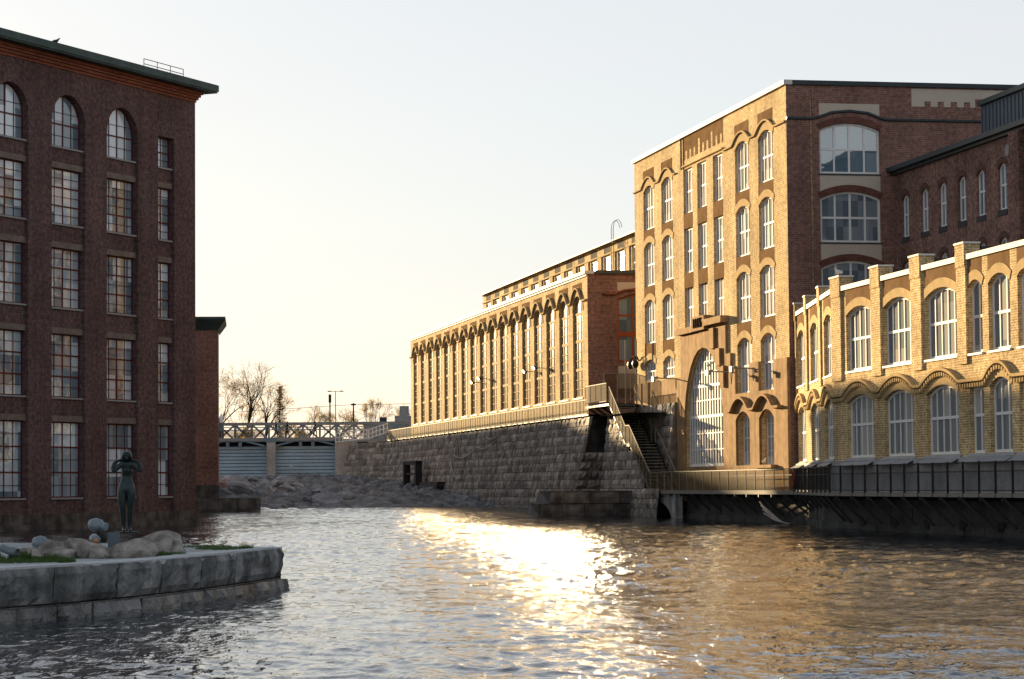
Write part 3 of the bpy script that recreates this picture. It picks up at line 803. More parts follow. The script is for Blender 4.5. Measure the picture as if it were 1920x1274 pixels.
on_pe(MB().box(2.2, 6.8, -0.02, 0.02, 16.0, 16.6), 'spandrel_panel', M['render_beige'])
on_pe(MB().box(2.2, 6.8, -0.02, 0.02, 9.0, 10.6), 'spandrel_panel', M['render_beige'])
on_pe(MB().sweep([(1.1, 15.75), (2.0, 15.75), (2.6, 16.0), (4.5, 16.25), (6.4, 16.0), (7, 15.75)], 0, 0.16, -0.25), 'hood_moulding', M['brick_cornice'])
on_pe(MB().box(0.55, 22, -0.2, 0.4, T_P + 0.001, T_P + 0.25), 'coping', M['dark_metal'])
for x, z in ((-20.2, 11.1), (-16.2, 11.2), (-44, 11.2), (-40.5, 11.4)):
    MB().tube((x, 0, z), (x, -0.6, z + 0.02), 0.03).box(x - 0.5, x - 0.02, -.72, -0.52, z - 0.03, z + 0.15).box(x - 0.02, x + .5, -.72, -.52, z - 0.14, z + 0.03).put('floodlight', M['steel_black'], ph)
# clerestory set back on the roof
y0 = 6.5
WC = Win(2.2, 2.7, 0, 'rect', M['white'], M['glass_mirror'], [(0, 0.08)], [(1.4, 0.08)], 0.12, 0.08)
cx = [-77.0 + 2.4 + 4.81 * i for i in range(17)]
cl = MB().prism([(-77.5, 17.3), (2, 17.3), (2, 21.4), (-77.5, 21.4)], y0, y0 + 0.3, [WC.hole(x, 17.75) for x in cx if x < 0.5], y0 + 0.5, close=False)
cl.box(-77.5, 2, y0 + 1.2, y0 + 1.3, 17.3, 21)
cl.add([(-77.5, y0, 17.3), (-77.5, y0, 21.4), (-77.5, y0 + 14, 21.4), (-77.5, y0 + 14, 17.3)], [(0, 1, 2, 3)]).add([(2, y0, 17.3), (2, y0, 21.4), (2, y0 + 14, 21.4), (2, y0 + 14, 17.3)], [(3, 2, 1, 0)])
cl.put('clerestory_wall', M['brick_buff'], ph)
for x in cx:
    if x < 0.5: WC.place(ph, x, 17.75, y0)
MB().box(-77.4, 2, y0 - 0.14, y0 - 0.002, 20.5, 20.62).box(-77.4, 2, y0 - 0.14, y0 - 0.002, 21.25, 21.4).put('string_course', M['brick_arch'], ph)
for x in cx:
    if x > 0.5: continue
    v = MB()
    for k in range(6): v.box(x - 1.15 + k * 0.42, x - 0.9 + k * 0.42, y0 - 0.02, y0 + 0.01, 20.66, 21.2)
    v.put('louvre_vents', M['black_inside'], ph)
    MB().box(x + 1.65, x + 3.1, y0 - 0.1, y0 - 0.004, 17.4, 20.5).put('pilaster', M['brick_buff'], ph)
MB().add([(-77.8, y0 - 0.45, 21.42), (2, y0 - 0.45, 21.42), (2, y0 + 0.6, 21.85), (-77.8, y0 + 0.6, 21.85), (-77.8, y0 - 0.45, 21.3), (2, y0 - 0.45, 21.3)], [(0, 1, 2, 3), (4, 5, 1, 0)]).add([(-77.8, y0 + 0.6, 21.85), (2, y0 + 0.6, 21.85), (2, y0 + 14, 21.9), (-77.8, y0 + 14, 21.9)], [(0, 1, 2, 3)]).put('clerestory_roof', M['white_metal'], ph)
ld = MB()
for sx in (-0.35, 0.35):
    ld.tube((sx, 0, 0), (sx, 0, 3.2), 0.022)
    pr = [(sx, 0, 3.2)] + [(sx, 0.35 - 0.35 * math.cos(t), 3.2 + 0.7 * math.sin(t)) for t in (0.6, 1.2, 1.8, 2.4, 3.0)]
    for a, b in zip(pr, pr[1:]): ld.tube(a, b, 0.022)
for k in range(10): ld.tube((-0.35, 0, 0.2 + k * 0.32), (0.35, 0, 0.2 + k * 0.32), 0.02)
ld.put('roof_ladder', M['steel_black'], ph, (-17.2, y0 - 0.6, 19.0))

# ================================================================== LEFT DARK MILL
LO, LU = (-18.42, 150.0), (0.41130, 0.91150)
lm = facade_root('dark_brick_mill', LO, LU, 'dark purple brick mill in shade with red framed windows and green copper eave', 'mill building')
LX0 = -34.0
rows = [(1.70, 4.05), (7.05, 3.40), (11.85, 3.20), (16.35, 2.98)]
def mill_win(w, h, rise, kind, nrow):
    vb = [(0, 0.07), (-w / 4, 0.022), (w / 4, 0.022)] if w > 2 else [(0, 0.035)]
    hb = []
    for k in range(1, nrow): hb.append((h * k / nrow if rise == 0 else 2.5 * k / nrow, 0.075 if k % 2 == 0 else 0.022))
    return Win(w, h, rise, kind, M['red_frame'], M['glass_dark'], vb, hb, 0.07, 0.16, 0.08, sill=(0.09, 0.1, M['sill']), bd=0.05)
big = [mill_win(3.15, h, 0, 'rect', 6) for z, h in rows]
sml = [mill_win(1.72, h, 0, 'rect', 6) for z, h in rows]
btop = mill_win(3.15, 2.85, 1.55, 'ell', 4); stop_ = mill_win(1.72, 1.75, 0, 'rect', 4)
cols = [(-13.0, 1), (-7.72, 1), (-18.3, 1), (-23.6, 1), (-28.9, 1), (-3.17, 0)]
slots, rh, rp = [], [], []
for x, bigc in cols:
    ws = big if bigc else sml; tp = btop if bigc else stop_
    wd = ws[0].w
    slots.append(outline(wd, 23.35 - 0.85 if bigc else 22.25 - 0.85, 1.55 if bigc else 0, 'ell' if bigc else 'rect', x, 0.85))
    for (z, h), W in zip(rows, ws): rh.append(W.hole(x, z)); rp.append((W, x, z, h))
    rp.append((tp, x, 20.5, 0)); rh.append(tp.hole(x, 20.5))
PD = 0.2
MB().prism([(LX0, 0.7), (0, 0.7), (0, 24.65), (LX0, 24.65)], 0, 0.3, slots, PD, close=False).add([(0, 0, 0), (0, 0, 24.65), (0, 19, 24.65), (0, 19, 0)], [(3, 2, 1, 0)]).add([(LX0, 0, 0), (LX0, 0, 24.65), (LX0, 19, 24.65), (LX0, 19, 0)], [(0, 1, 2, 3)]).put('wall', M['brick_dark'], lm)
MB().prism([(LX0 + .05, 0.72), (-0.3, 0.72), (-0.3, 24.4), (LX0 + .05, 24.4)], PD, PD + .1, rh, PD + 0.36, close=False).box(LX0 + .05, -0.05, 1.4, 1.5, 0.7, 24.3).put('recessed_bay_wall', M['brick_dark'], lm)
for W, x, z, h in rp:
    o = W.place(lm, x, z, PD)
    if h: MB().box(-W.w / 2 - 0.0, W.w / 2 + 0.0, -0.16 - 0.05, -0.142, h + 0.002, h + 0.32).put('lintel', M['lintel'], o)
pl = MB().box(LX0 - 0.3, 0.22, -0.28, 2, -1.0, 0.32).box(LX0 - 0.2, 0.14, -0.16, 2, 0.324, 0.85)
pl.put('plinth', M['granite_dark'], lm)
co = MB()
for k in range(4): co.box(LX0, 0.06 + 0.09 * k, -0.06 - 0.1 * k, 19, 24.66 + 0.15 * k, 24.79 + 0.15 * k)
co.put('corbelled_cornice', M['brick_cornice'], lm)
MB().box(LX0, 0.95, -0.95, 19.8, 25.26, 25.34).box(LX0, 1.0, -1.02, 19.9, 25.344, 25.72).put('eave', M['copper'], lm)
MB().add([(LX0, -0.98, 25.74), (0.98, -0.98, 25.74), (0.98, 19.9, 25.74), (LX0, 19.9, 25.74), (LX0, 9, 27.6), (-8, 9, 27.6)], [(0, 1, 5, 4), (1, 2, 5), (2, 3, 4, 5)]).put('roof', M['copper'], lm)
rr = MB()
for z in (0.0, 0.28): rr.tube((-6.4, -0.55, 25.98 + z), (-2.2, -0.55, 25.98 + z), 0.022)
for x in (-6.4, -5, -3.6, -2.2): rr.tube((x, -0.55, 25.7), (x, -0.55, 26.28), 0.022)
rr.put('roof_railing', M['steel_black'], lm)

# ================================================================== SECOND DARK MILL behind it
sm = facade_root('brick_boiler_house', (-24.05, 210.5), (0.995, 0.10), 'lower dark red brick building with a flat overhanging eave, just behind the left mill', 'mill building')
MB().box(-5.6, 0, 0, 8.0, 2.35, 15.3).put('wall', M['brick_red'], sm)
MB().box(-5.6, 0.08, -0.08, 8.1, 0.6, 2.346).put('stone_base', M['granite_dark'], sm)
MB().add([(-5.6, -.05, 15.0), (0.05, -.05, 15.0), (0.65, -0.65, 15.85), (-5.6, -0.65, 15.85), (0.05, 8, 15), (0.65, 8.6, 15.85), (-5.6, -0.65, 16.06), (0.65, -0.65, 16.06), (0.65, 8.6, 16.06), (-5.6, 8.6, 16.06)],
         [(0, 1, 2, 3), (1, 4, 5, 2), (3, 2, 7, 6), (2, 5, 8, 7), (6, 7, 8, 9)]).put('eave', M['copper'], sm)
# unseen block added on the left bank to shade the embankment
bk = facade_root('shading_block', (-45.0, 288.4), (-0.1896, 0.9819), 'unseen brick block added behind the dark mills to shade the embankment', 'shading_block')
MB().box(0, 90, 0.0, 16, 1.0, 18.9).put('wall', M['brick_red'], bk)
MB().box(-.4, 90.4, -.4, 16.4, 18.9, 19.3).put('roof', M['dark_metal'], bk)
wg = facade_root('shading_block', (-29.8, 180.5), (0.0, 1.0), 'unseen tall brick wing added behind the left mill to shade the workshop', 'shading_block')  # unseen wing added to shade the workshop's lower storey
MB().box(0, 41.4, 0.0, 24, 1.37, 18.2).put('wall', M['brick_red'], wg)
MB().box(-.3, 41.7, -.3, 24.3, 18.2, 18.5).put('roof', M['dark_metal'], wg)
# ------------------------------------------------------------------ frames of the right bank
class Fr:
    def __init__(s, o, u):
        s.o = Vector((o[0], o[1], 0)); l = math.hypot(u[0], u[1])
        s.u = Vector((u[0] / l, u[1] / l, 0)); s.n = Vector((-s.u.y, s.u.x, 0))      # n points inland
    def p(s, a, off, z): return s.o + s.u * a - s.n * off + Vector((0, 0, z))     # off = distance out over the river
FM, FD, FL = Fr(MO, U), Fr(DO, U), Fr(S1E, u2)

def block_face(mb, P, s0, s1, z0, z1, out0, out1, rnd, bulge=0.09, nx=3, nz=2):
    """one rough block: P(s, off, z) maps to world"""
    g = 0.022
    vs, fs = [], []
    tilt = rnd.uniform(-0.04, 0.06)
    for j in range(nz + 3):
        for i in range(nx + 3):
            a = min(1, max(0, (i - 1) / nx)); b = min(1, max(0, (j - 1) / nz))
            edge = i in (0, nx + 2) or j in (0, nz + 2)
            s = s0 + g + (s1 - s0 - 2 * g) * a; z = z0 + g + (z1 - z0 - 2 * g) * b
            o = out0 + (out1 - out0) * b
            if edge: o -= 0.10
            elif 0 < a < 1 and 0 < b < 1: o += bulge * (0.5 + rnd.random())
            else: o += rnd.uniform(-0.02, 0.03) + tilt * a
            vs.append(P(s, o, z))
    W = nx + 3
    for j in range(nz + 2):
        for i in range(nx + 2):
            fs.append((j * W + i, j * W + i + 1, (j + 1) * W + i + 1, (j + 1) * W + i))
    mb.add(vs, fs)

def block_wall(P, s0, s1, zs, offf, rnd, wmin=0.8, wmax=1.7, skip=None, bulge=0.09, nx=3, nz=2):
    mb = MB()
    for z0, z1 in zip(zs, zs[1:]):
        s = s0 - rnd.random() * 0.6
        while s < s1:
            w = rnd.uniform(wmin, wmax)
            a, b = max(s, s0), min(s + w, s1)
            if b - a > 0.15 and not (skip and skip((a + b) / 2, (z0 + z1) / 2)):
                block_face(mb, P, a, b, z0, z1, offf(z0), offf(z1) + 0.04, rnd, bulge, nx, nz)
            s += w
    # backing so no light leaks through the joints
    k = 24
    for i in range(k):
        a, b = s0 + (s1 - s0) * i / k, s0 + (s1 - s0) * (i + 1) / k
        for z0, z1 in zip(zs, zs[1:]):
            if not (skip and skip((a + b) / 2, (z0 + z1) / 2)):
                mb.add([P(a, offf(z0) - .09, z0), P(b, offf(z0) - .09, z0), P(b, offf(z1) - .09, z1), P(a, offf(z1) - .09, z1)], [(0, 1, 2, 3)])
    return mb

rnd = random.Random(11)
# ------------------------------------------------------------------ granite embankment
ZS = [-0.6 + 0.62 * i for i in range(13)]                 # up to 6.84
off_w = lambda z: 1.15 + (6.84 - z) * 0.23
off_r = lambda z: 0.42 + (6.84 - z) * 0.12
def stair_top(s):
    for (a, za), (b, zb) in zip(((0, 9), (10.2, 7.6), (14.8, 4.85), (15.9, 4.85), (21.2, 1.9), (40, 1.7)), ((10.2, 7.6), (14.8, 4.85), (15.9, 4.85), (21.2, 1.9), (40, 1.7))):
        if a <= s <= b: return za + (zb - za) * (s - a) / (b - a) - 0.25
    return 9
emb = empty('granite_embankment', FD.p(-30, 0, 0), 0, 'sloping grey granite block embankment wall under the power house', 'embankment wall')
def emb_put(mb, name, mat):
    o = mb.put(name, mat, emb); o.location = -emb.location; return o
emb_put(block_wall(FD.p, -93.0, 6.0, ZS, off_w, rnd), 'block_wall', M['granite_wall'])
# lower part to the right of the chute, under the stairs, ends at the portal
emb_put(block_wall(FD.p, 8.0, 24.0, ZS, off_r, rnd, skip=lambda s, z: z > stair_top(s)), 'block_wall', M['granite_wall'])
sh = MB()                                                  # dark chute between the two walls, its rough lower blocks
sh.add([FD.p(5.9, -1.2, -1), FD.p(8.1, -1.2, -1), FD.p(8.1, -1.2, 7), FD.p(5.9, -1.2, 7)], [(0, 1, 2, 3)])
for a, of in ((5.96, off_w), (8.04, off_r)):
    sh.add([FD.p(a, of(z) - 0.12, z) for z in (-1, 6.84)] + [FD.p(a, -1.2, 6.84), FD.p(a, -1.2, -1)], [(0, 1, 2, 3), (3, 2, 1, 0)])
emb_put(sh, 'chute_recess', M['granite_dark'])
c0 = FD.p(6.02, 3.2, 0); FC = Fr((c0.x, c0.y), (FD.n.x, FD.n.y)); m = MB()          # rough end of the wall, facing downstream
for z0, z1 in zip(ZS[2:8], ZS[3:9]):
    m2 = block_wall(FC.p, 3.2 - off_w(z0) - .12, 2.9, [z0, z1], lambda z: 0.16, rnd, .7, 1.2, bulge=.22, nx=5, nz=3); m.add(m2.v, m2.f)
emb_put(m, 'rough_blocks', M['granite_wall'])
# top of the wall back to the building and left end turned towards the dam
emb_put(MB().add([FD.p(-94, 1.1, 6.8), FD.p(17, 1.1, 6.8), FD.p(17, -14, 6.8), FD.p(-94, -14, 6.8)], [(0, 1, 2, 3)]), 'wall_top', M['granite_dark'])
E0 = FD.p(-93.0, 0, 0); FE = Fr((E0.x, E0.y), (0.62, -0.78))
emb_put(block_wall(FE.p, -13.0, 0.4, ZS, lambda z: 1.2 + (6.84 - z) * 0.23, rnd), 'block_wall', M['granite_wall'])
emb_put(MB().add([FE.p(-13, 1.1, 6.8), FE.p(0.4, 1.1, 6.8), FE.p(6, -14, 6.8), FE.p(-13, -14, 6.8)], [(0, 1, 2, 3)]), 'wall_top', M['granite_dark'])
# buttress block in the water and arched outlet
bt = empty('stone_buttress', FD.p(9, 6, 0), 0, 'low dark stone buttress in the water at the foot of the embankment chute', 'buttress')
bz = [-0.7, 0.15, 0.95, 1.75]
q0 = FD.p(17.4, 7.8, 0); FB = Fr((q0.x, q0.y), (FD.n.x, FD.n.y))           # front faces the camera, its nose points over the river
bo = lambda z: 0.35 - z * 0.12
m = MB()
for zi, (z0, z1) in enumerate(zip(bz, bz[1:])):
    a = (0.0, 0.55, 1.25)[zi]
    m2 = block_wall(FB.p, a, 7.6, [z0, z1], bo, rnd, 1.2, 2.4); m.add(m2.v, m2.f)
    m.add([FB.p(a, bo(z0), z0), FB.p(a, bo(z1), z1), FB.p(a + 1.2, -9, z1), FB.p(a + .9, -9, z0)], [(0, 1, 2, 3)])
    m.add([FB.p(a, bo(z0), z1), FB.p(7.6, bo(z0), z1), FB.p(7.6, -9, z1), FB.p(a + 1.2, -9, z1)], [(0, 1, 2, 3)])
o = m.put('block_wall', M['granite_dark'], bt); o.location = -bt.location
ol = empty('arched_outlet', FM.p(-20.6, 2.42, 0), math.atan2(U[1], U[0]), 'pale streaked concrete wall with a dark arched outlet at water level below the stairs', 'outlet')
arc = outline(7.0, 1.85, 1.35, 'ell', 0.2, -0.8, 16)
MB().prism([(-6.0, -1.2), (4.7, -1.2), (4.7, 1.55), (-6.0, 1.55)], 0, 0.4, [arc], 2.5).put('wall', granite('streaked_concrete', (0.16, 0.155, 0.15), (0.34, 0.33, 0.31), 0.8, 0.02, streak=0.5), ol)
MB().box(-6, 6, 2.4, 2.5, -1, 2).put('dark_culvert', M['black_inside'], ol)
MB().box(-6.0, 4.7, 0.02, 2.0, 1.552, 1.57).put('wall_top', M['concrete_dark'], ol)
# wall behind the stairs, from the embankment to the arched portal
sw = empty('granite_stair_wall', FM.p(-29, 0.6, 0), 0, 'granite block wall behind the staircase, beside the arched grille', 'stone wall')
m = block_wall(FM.p, -34.5, -24.2, [1.7, 2.4, 3.1, 3.8, 4.5, 5.2, 5.9, 6.6, 7.4], lambda z: 0.25 + (7.4 - z) * 0.08, rnd, 0.9, 1.8)
m.add([FM.p(-24.2, 0.9, 1.7), FM.p(-24.2, 0.1, 1.7), FM.p(-24.2, 0.1, 7.4), FM.p(-24.2, 0.3, 7.4)], [(0, 1, 2, 3), (3, 2, 1, 0)])
o = m.put('block_wall', M['granite_wall'], sw); o.location = -sw.location

# ------------------------------------------------------------------ quay wall under the riverside walkway
qw = [FM.p(-16.3, 1.6, 0), FM.p(-2, 1.3, 0), FM.p(6.5, 1.1, 0), Vector((14.95, 124.0, 0)), FL.p(6, 0.5, 0), FL.p(40, 0.5, 0)]
qm = MB()
for a, b in zip(qw, qw[1:]):
    L = (b - a).length; d = (b - a).normalized(); k = max(2, int(L / 2.2))
    for i in range(k):
        for z0, z1, o in ((-1.0, 0.35, 0.16), (0.352, 1.0, 0.04), (1.002, 1.64, 0.0)):
            p = a + d * (L * i / k + .015); q = a + d * (L * (i + 1) / k - .015); nrm = Vector((d.y, -d.x, 0)) * (o + rnd.uniform(-.02, .03))
            nrm = -nrm if nrm.x > 0 else nrm
            p2, q2 = p + nrm, q + nrm; z = Vector((0, 0, 1))
            p3, q3 = p - nrm.normalized() * .3, q - nrm.normalized() * .3
            qm.add([p2 + z * z0, q2 + z * z0, q2 + z * z1, p2 + z * z1, p3 + z * z1, q3 + z * z1, p3 + z * z0, q3 + z * z0], [(0, 1, 2, 3), (3, 2, 5, 4), (0, 3, 4, 6), (2, 1, 7, 5)])
    qm.add([a + Vector((0.06, 0, -1)), b + Vector((0.06, 0, -1)), b + Vector((0.06, 0, 1.6)), a + Vector((0.06, 0, 1.6))], [(0, 1, 2, 3)])
o = qm.put('quay_wall', M['concrete_dark']); tag(o, 'dark quay wall, shadow below the riverside walkway put into its colour', 'quay wall')

# ------------------------------------------------------------------ riverside walkway
DK = [FM.p(-21.8, 2.55, 1.7), Vector((14.55, 133.9, 1.7)), Vector((14.45, 118.0, 1.7)), FL.p(29.6, 2.0, 1.7), FL.p(40, 2.0, 1.7)]
IN = [FM.p(-21.0, 0.2, 1.7), FM.p(7.6, 0.2, 1.7), Vector((15.45, 124.2, 1.7)), FL.p(29.6, 0.1, 1.7), FL.p(40, 0.1, 1.7)]
wk = empty('riverside_walkway', DK[1], 0, 'dark riverside walkway on raking struts along the foot of the sunlit mills', 'walkway')
def wput(mb, name, mat, par=None):
    o = mb.put(name, mat, par or wk)
    o.location = -wk.location if par is None else (0, 0, 0); return o
dz = Vector((0, 0, -0.09)); m = MB()
for i in range(4):
    m.add([DK[i], DK[i + 1], IN[i + 1], IN[i], DK[i] + dz, DK[i + 1] + dz, IN[i + 1] + dz, IN[i] + dz], [(0, 1, 2, 3), (4, 7, 6, 5), (0, 4, 5, 1)])
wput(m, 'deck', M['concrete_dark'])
m = MB()
for i in range(4): m.bar(DK[i] + Vector((0, 0, -0.06)), DK[i + 1] + Vector((0, 0, -0.06)), 0.06, 0.16)
wput(m, 'edge_beam', M['steel_grey'])
def along(P, d):
    for a, b in zip(P, P[1:]):
        L = (b - a).length
        if d <= L: return a + (b - a) * (d / L), (b - a).normalized()
        d -= L
    return P[-1], (P[-1] - P[-2]).normalized()
tot = sum((b - a).length for a, b in zip(DK, DK[1:]))
first = (DK[1] - DK[0]).length
d = 0.4
while d < tot - 0.5:
    p, t = along(DK, d); nn = Vector((-t.y, t.x, 0)); nn = nn if nn.x > 0 else -nn
    dep = 1.0 if d > first else 1.15
    b = MB().bar(p + Vector((0, 0, -0.16)), p + nn * dep + t * 1.1 + Vector((0, 0, -1.35)), 0.08, 0.1)
    b.bar(p + Vector((0, 0, -0.2)) - nn * 0.05, p + nn * 1.6 + Vector((0, 0, -0.2)), 0.1, 0.18)
    wput(b, 'strut', M['steel_black']); d += 2.3
for d in np.arange(first + 8, tot, 4.3):
    p, t = along(DK, d); nn = Vector((-t.y, t.x, 0)); nn = nn if nn.x > 0 else -nn
    q = p + nn * 1.25; wput(MB().bar(q + Vector((0, 0, -1.5)), q + Vector((0, 0, -1.1)), 0.22, 0.22), 'footing_block', M['concrete_dark'])
# mesh panels (left) and bar railing (right)
HR = 1.2
def post(b, p, h, w=0.05): b.bar(p, p + Vector((0, 0, h)), w, w)
n1 = 17
for i in range(n1):
    p, t = along(DK, first * i / n1); q, _ = along(DK, first * (i + 1) / n1 - 0.001)
    f = MB(); post(f, p, HR); f.bar(p + Vector((0, 0, HR)), q + Vector((0, 0, HR)), 0.06, 0.05); f.bar(p + Vector((0, 0, .05)), q + Vector((0, 0, .05)), 0.05, 0.05)
    o = wput(f, 'railing_frame', M['steel_grey'])
    z = Vector((0, 0, 1)); e = (q - p) * 0.03
    wput(MB().add([p + e + z * .08, q - e + z * .08, q - e + z * (HR - .04), p + e + z * (HR - .04)], [(0, 1, 2, 3)]), 'mesh_panel', M['perf'], o)
sec = 1.75; d = first
while d < tot - sec:
    p, t = along(DK, d + .001); q, _ = along(DK, d + sec)
    f = MB(); post(f, p - Vector((0, 0, .15)), HR + .2, 0.09)
    for zz, ww in ((HR, .06), (.12, .04), (HR - .35, .035)): f.bar(p + Vector((0, 0, zz)), q + Vector((0, 0, zz)), ww, ww)
    for k in range(1, 15):
        r = p + (q - p) * (k / 15); f.bar(r + Vector((0, 0, .12)), r + Vector((0, 0, HR)), 0.011, 0.011)
    wput(f, 'bar_railing_section', M['steel_black']); d += sec
# handrail on the wall side
m = MB()
for i in range(4): m.bar(IN[i] + Vector((-.5, 0, .9)), IN[i + 1] + Vector((-.5, 0, .9)), .04, .05)
wput(m, 'inner_handrail', M['steel_grey'])
# life ring on the railing
p, t = along(DK, first + 1.0)
lr = MB(); nseg = 20
for k in range(nseg):
    a, b = 2 * PI * k / nseg, 2 * PI * (k + 1) / nseg
    lr.tube((0, .3 * math.cos(a), .42 * math.sin(a)), (0, .3 * math.cos(b), .42 * math.sin(b)), .085, None, 8, False)
o = lr.put('life_ring', M['buoy_red']); o.location = p + Vector((-0.12, 0, .7)); tag(o, 'faded red life ring hung on the walkway railing at the bend', 'life ring')

# ------------------------------------------------------------------ steel staircase with landing
stc = empty('steel_staircase', FM.p(-28, 1.6, 1.7), 0, 'open steel staircase with golden mesh balustrade climbing from the walkway to the embankment', 'staircase')
def sput(mb, name, mat, par=None):
    o = mb.put(name, mat, par or stc); o.location = -stc.location if par is None else (0, 0, 0); return o
LINE = [(-33.0, 7.6), (-28.4, 4.85), (-27.3, 4.85), (-21.9, 1.72)]      # outer line of the flights (s, z)
def flz(s):
    for (a, za), (b, zb) in zip(LINE, LINE[1:]):
        if a <= s <= b: return za + (zb - za) * (s - a) / (b - a)
for (a, za), (b, zb) in ((LINE[0], LINE[1]), (LINE[2], LINE[3])):
    k = 15
    for i in range(k):
        s = a + (b - a) * (i + .5) / k; z = za + (zb - za) * (i + .5) / k
        m = MB(); P = [FM.p(s - .13, 0.85, z), FM.p(s + .13, 0.85, z), FM.p(s + .13, 2.45, z), FM.p(s - .13, 2.45, z)]
        m.add(P + [q - Vector((0, 0, .045)) for q in P], [(0, 1, 2, 3), (7, 6, 5, 4), (0, 4, 5, 1), (1, 5, 6, 2), (2, 6, 7, 3), (3, 7, 4, 0)])
        sput(m, 'tread', M['steel_grey'])
m = MB()
for off in (0.8, 2.5):
    for (a, za), (b, zb) in zip(LINE, LINE[1:]): m.bar(FM.p(a, off, za - .1), FM.p(b, off, zb - .1), .05, .26)
sput(m, 'stringers', M['steel_black'])
sput(MB().add([FM.p(-28.4, .85, 4.85), FM.p(-27.3, .85, 4.85), FM.p(-27.3, 2.45, 4.85), FM.p(-28.4, 2.45, 4.85)], [(0, 1, 2, 3)]), 'landing', M['steel_black'])
def panel_run(pts, h, par_name, mat, step=1.2, low=0.0):
    """mesh balustrade over a polyline of world points"""
    for a, b in zip(pts, pts[1:]):
        k = max(1, round((b - a).length / step))
        for i in range(k):
            p, q = a.lerp(b, i / k), a.lerp(b, (i + 1) / k); z = Vector((0, 0, 1))
            f = MB(); f.bar(p - z * .1 - z * low, p + z * h, .045, .045); f.bar(p + z * h, q + z * h, .05, .05); f.bar(p + z * .03, q + z * .03, .04, .04)
            o = sput(f, par_name, M['steel_grey'])
            sput(MB().add([p + z * .03, q + z * .03, q + z * (h - .02), p + z * (h - .02)], [(0, 1, 2, 3)]), 'mesh_panel', mat, o)
panel_run([FM.p(s, 2.55, z - .05) for s, z in LINE], 1.2, 'balustrade_frame', M['perf'], 1.1, .15)
m = MB()
for (a, za), (b, zb) in zip(LINE, LINE[1:]): m.bar(FM.p(a, .8, za + 1.05), FM.p(b, .8, zb + 1.05), .055, .055)
for s in (-33, -30.7, -28.4, -27.3, -24.6, -21.9): m.bar(FM.p(s, .8, flz(s) - .1), FM.p(s, .8, flz(s) + 1.05), .045, .045)
sput(m, 'inner_handrail', M['steel_grey'])
# upper platform
P = [FM.p(-33.0, .8, 7.6), FM.p(-33.0, 2.6, 7.6), FM.p(-40.2, 2.6, 7.6), FM.p(-40.2, -.5, 7.6), FM.p(-36, -.5, 7.6)]
sput(MB().add(P + [q - Vector((0, 0, .14)) for q in P], [(0, 1, 2, 3, 4), (9, 8, 7, 6, 5)] + [(i, i + 5, (i + 1) % 5 + 5, (i + 1) % 5) for i in range(5)]), 'platform', M['steel_black'])
panel_run([FM.p(-40.2, 2.6, 7.75), FM.p(-33.6, 2.6, 7.75)], 1.25, 'balustrade_frame', M['perf'], 1.6)
panel_run([FM.p(-36.0, 2.2, 8.0), FM.p(-36.0, -0.6, 8.0)], 1.75, 'balustrade_frame', M['perf'], 0.8)
m = MB()
for s, o in ((-34.6, 1.0), (-34.2, 0.35)): m.tube(FM.p(s, o, 7.6), FM.p(s, o, 12.0), .06)
sput(m, 'tall_pole', M['steel_grey'])
m = MB()
for s in (-39.5, -37.5, -35.5, -33.3): m.bar(FM.p(s, 2.5, 7.45), FM.p(s - .4, .9, 6.4), .09, .12)
sput(m, 'bracket', M['steel_black'])

# ------------------------------------------------------------------ mesh gallery along the power house
ga = empty('mesh_gallery', FD.p(-40, 1.2, 7), 0, 'long golden mesh walkway parapet running along the top of the granite embankment', 'gallery')
def gput(mb, name, mat, par=None):
    o = mb.put(name, mat, par or ga); o.location = -ga.location if par is None else (0, 0, 0); return o
m = MB(); P = [FD.p(-92, 1.3, 7.0), FD.p(5.6, 1.3, 7.0), FD.p(5.6, .02, 7.0), FD.p(-92, .02, 7.0)]
m.add(P + [q - Vector((0, 0, .08)) for q in P], [(0, 1, 2, 3), (7, 6, 5, 4), (0, 4, 5, 1), (3, 0, 4, 7)]); gput(m, 'deck', M['steel_black'])
k = 42
for i in range(k):
    a, b = -92 + 97.6 * i / k, -92 + 97.6 * (i + 1) / k; f = MB()
    f.bar(FD.p(a, 1.35, 6.78), FD.p(a, 1.35, 8.0), .05, .05); f.bar(FD.p((a + b) / 2, 1.35, 7), FD.p((a + b) / 2, 1.35, 8.0), .03, .03)
    f.bar(FD.p(a, 1.35, 8.0), FD.p(b, 1.35, 8.0), .06, .05); f.bar(FD.p(a, 1.35, 7.05), FD.p(b, 1.35, 7.05), .05, .05)
    f.bar(FD.p(a, 1.3, 6.9), FD.p(a, .9, 6.5), .07, .09)
    o = gput(f, 'railing_frame', M['steel_grey'])
    gput(MB().add([FD.p(a + .03, 1.35, 7.06), FD.p(b - .03, 1.35, 7.06), FD.p(b - .03, 1.35, 7.98), FD.p(a + .03, 1.35, 7.98)], [(0, 1, 2, 3)]), 'mesh_panel', M['perf'], o)
# hoses hanging from the gallery
def hang(pts, label, r=.035):
    b = MB()
    P = [FD.p(s, o, z) for s, o, z in pts]
    for a, c in zip(P, P[1:]): b.tube(a, c, r, None, 5, False)
    o = b.put('hanging_hose', M['rope']); tag(o, label, 'hose', 'hoses hanging from the gallery')
def cat(s0, z0, s1, z1, dip, n=12):
    r = []
    for i in range(n + 1):
        t = i / n; z = z0 + (z1 - z0) * t - dip * 4 * t * (1 - t); r.append((s0 + (s1 - s0) * t, off_w(min(6.8, z)) + .16, z))
    return r
hang([(-49, off_w(6.7) + .15, 6.75), (-49, off_w(5.5) + .15, 5.5)] + cat(-48.8, 4.6, -37, 3.6, 1.3), 'longest pale hose trailing down the granite wall below the gallery')
hang(cat(-47.5, 4.9, -36, 5.4, .55) + cat(-36, 5.4, -25, 6.7, .7), 'pale hose draped in two shallow loops across the granite wall')
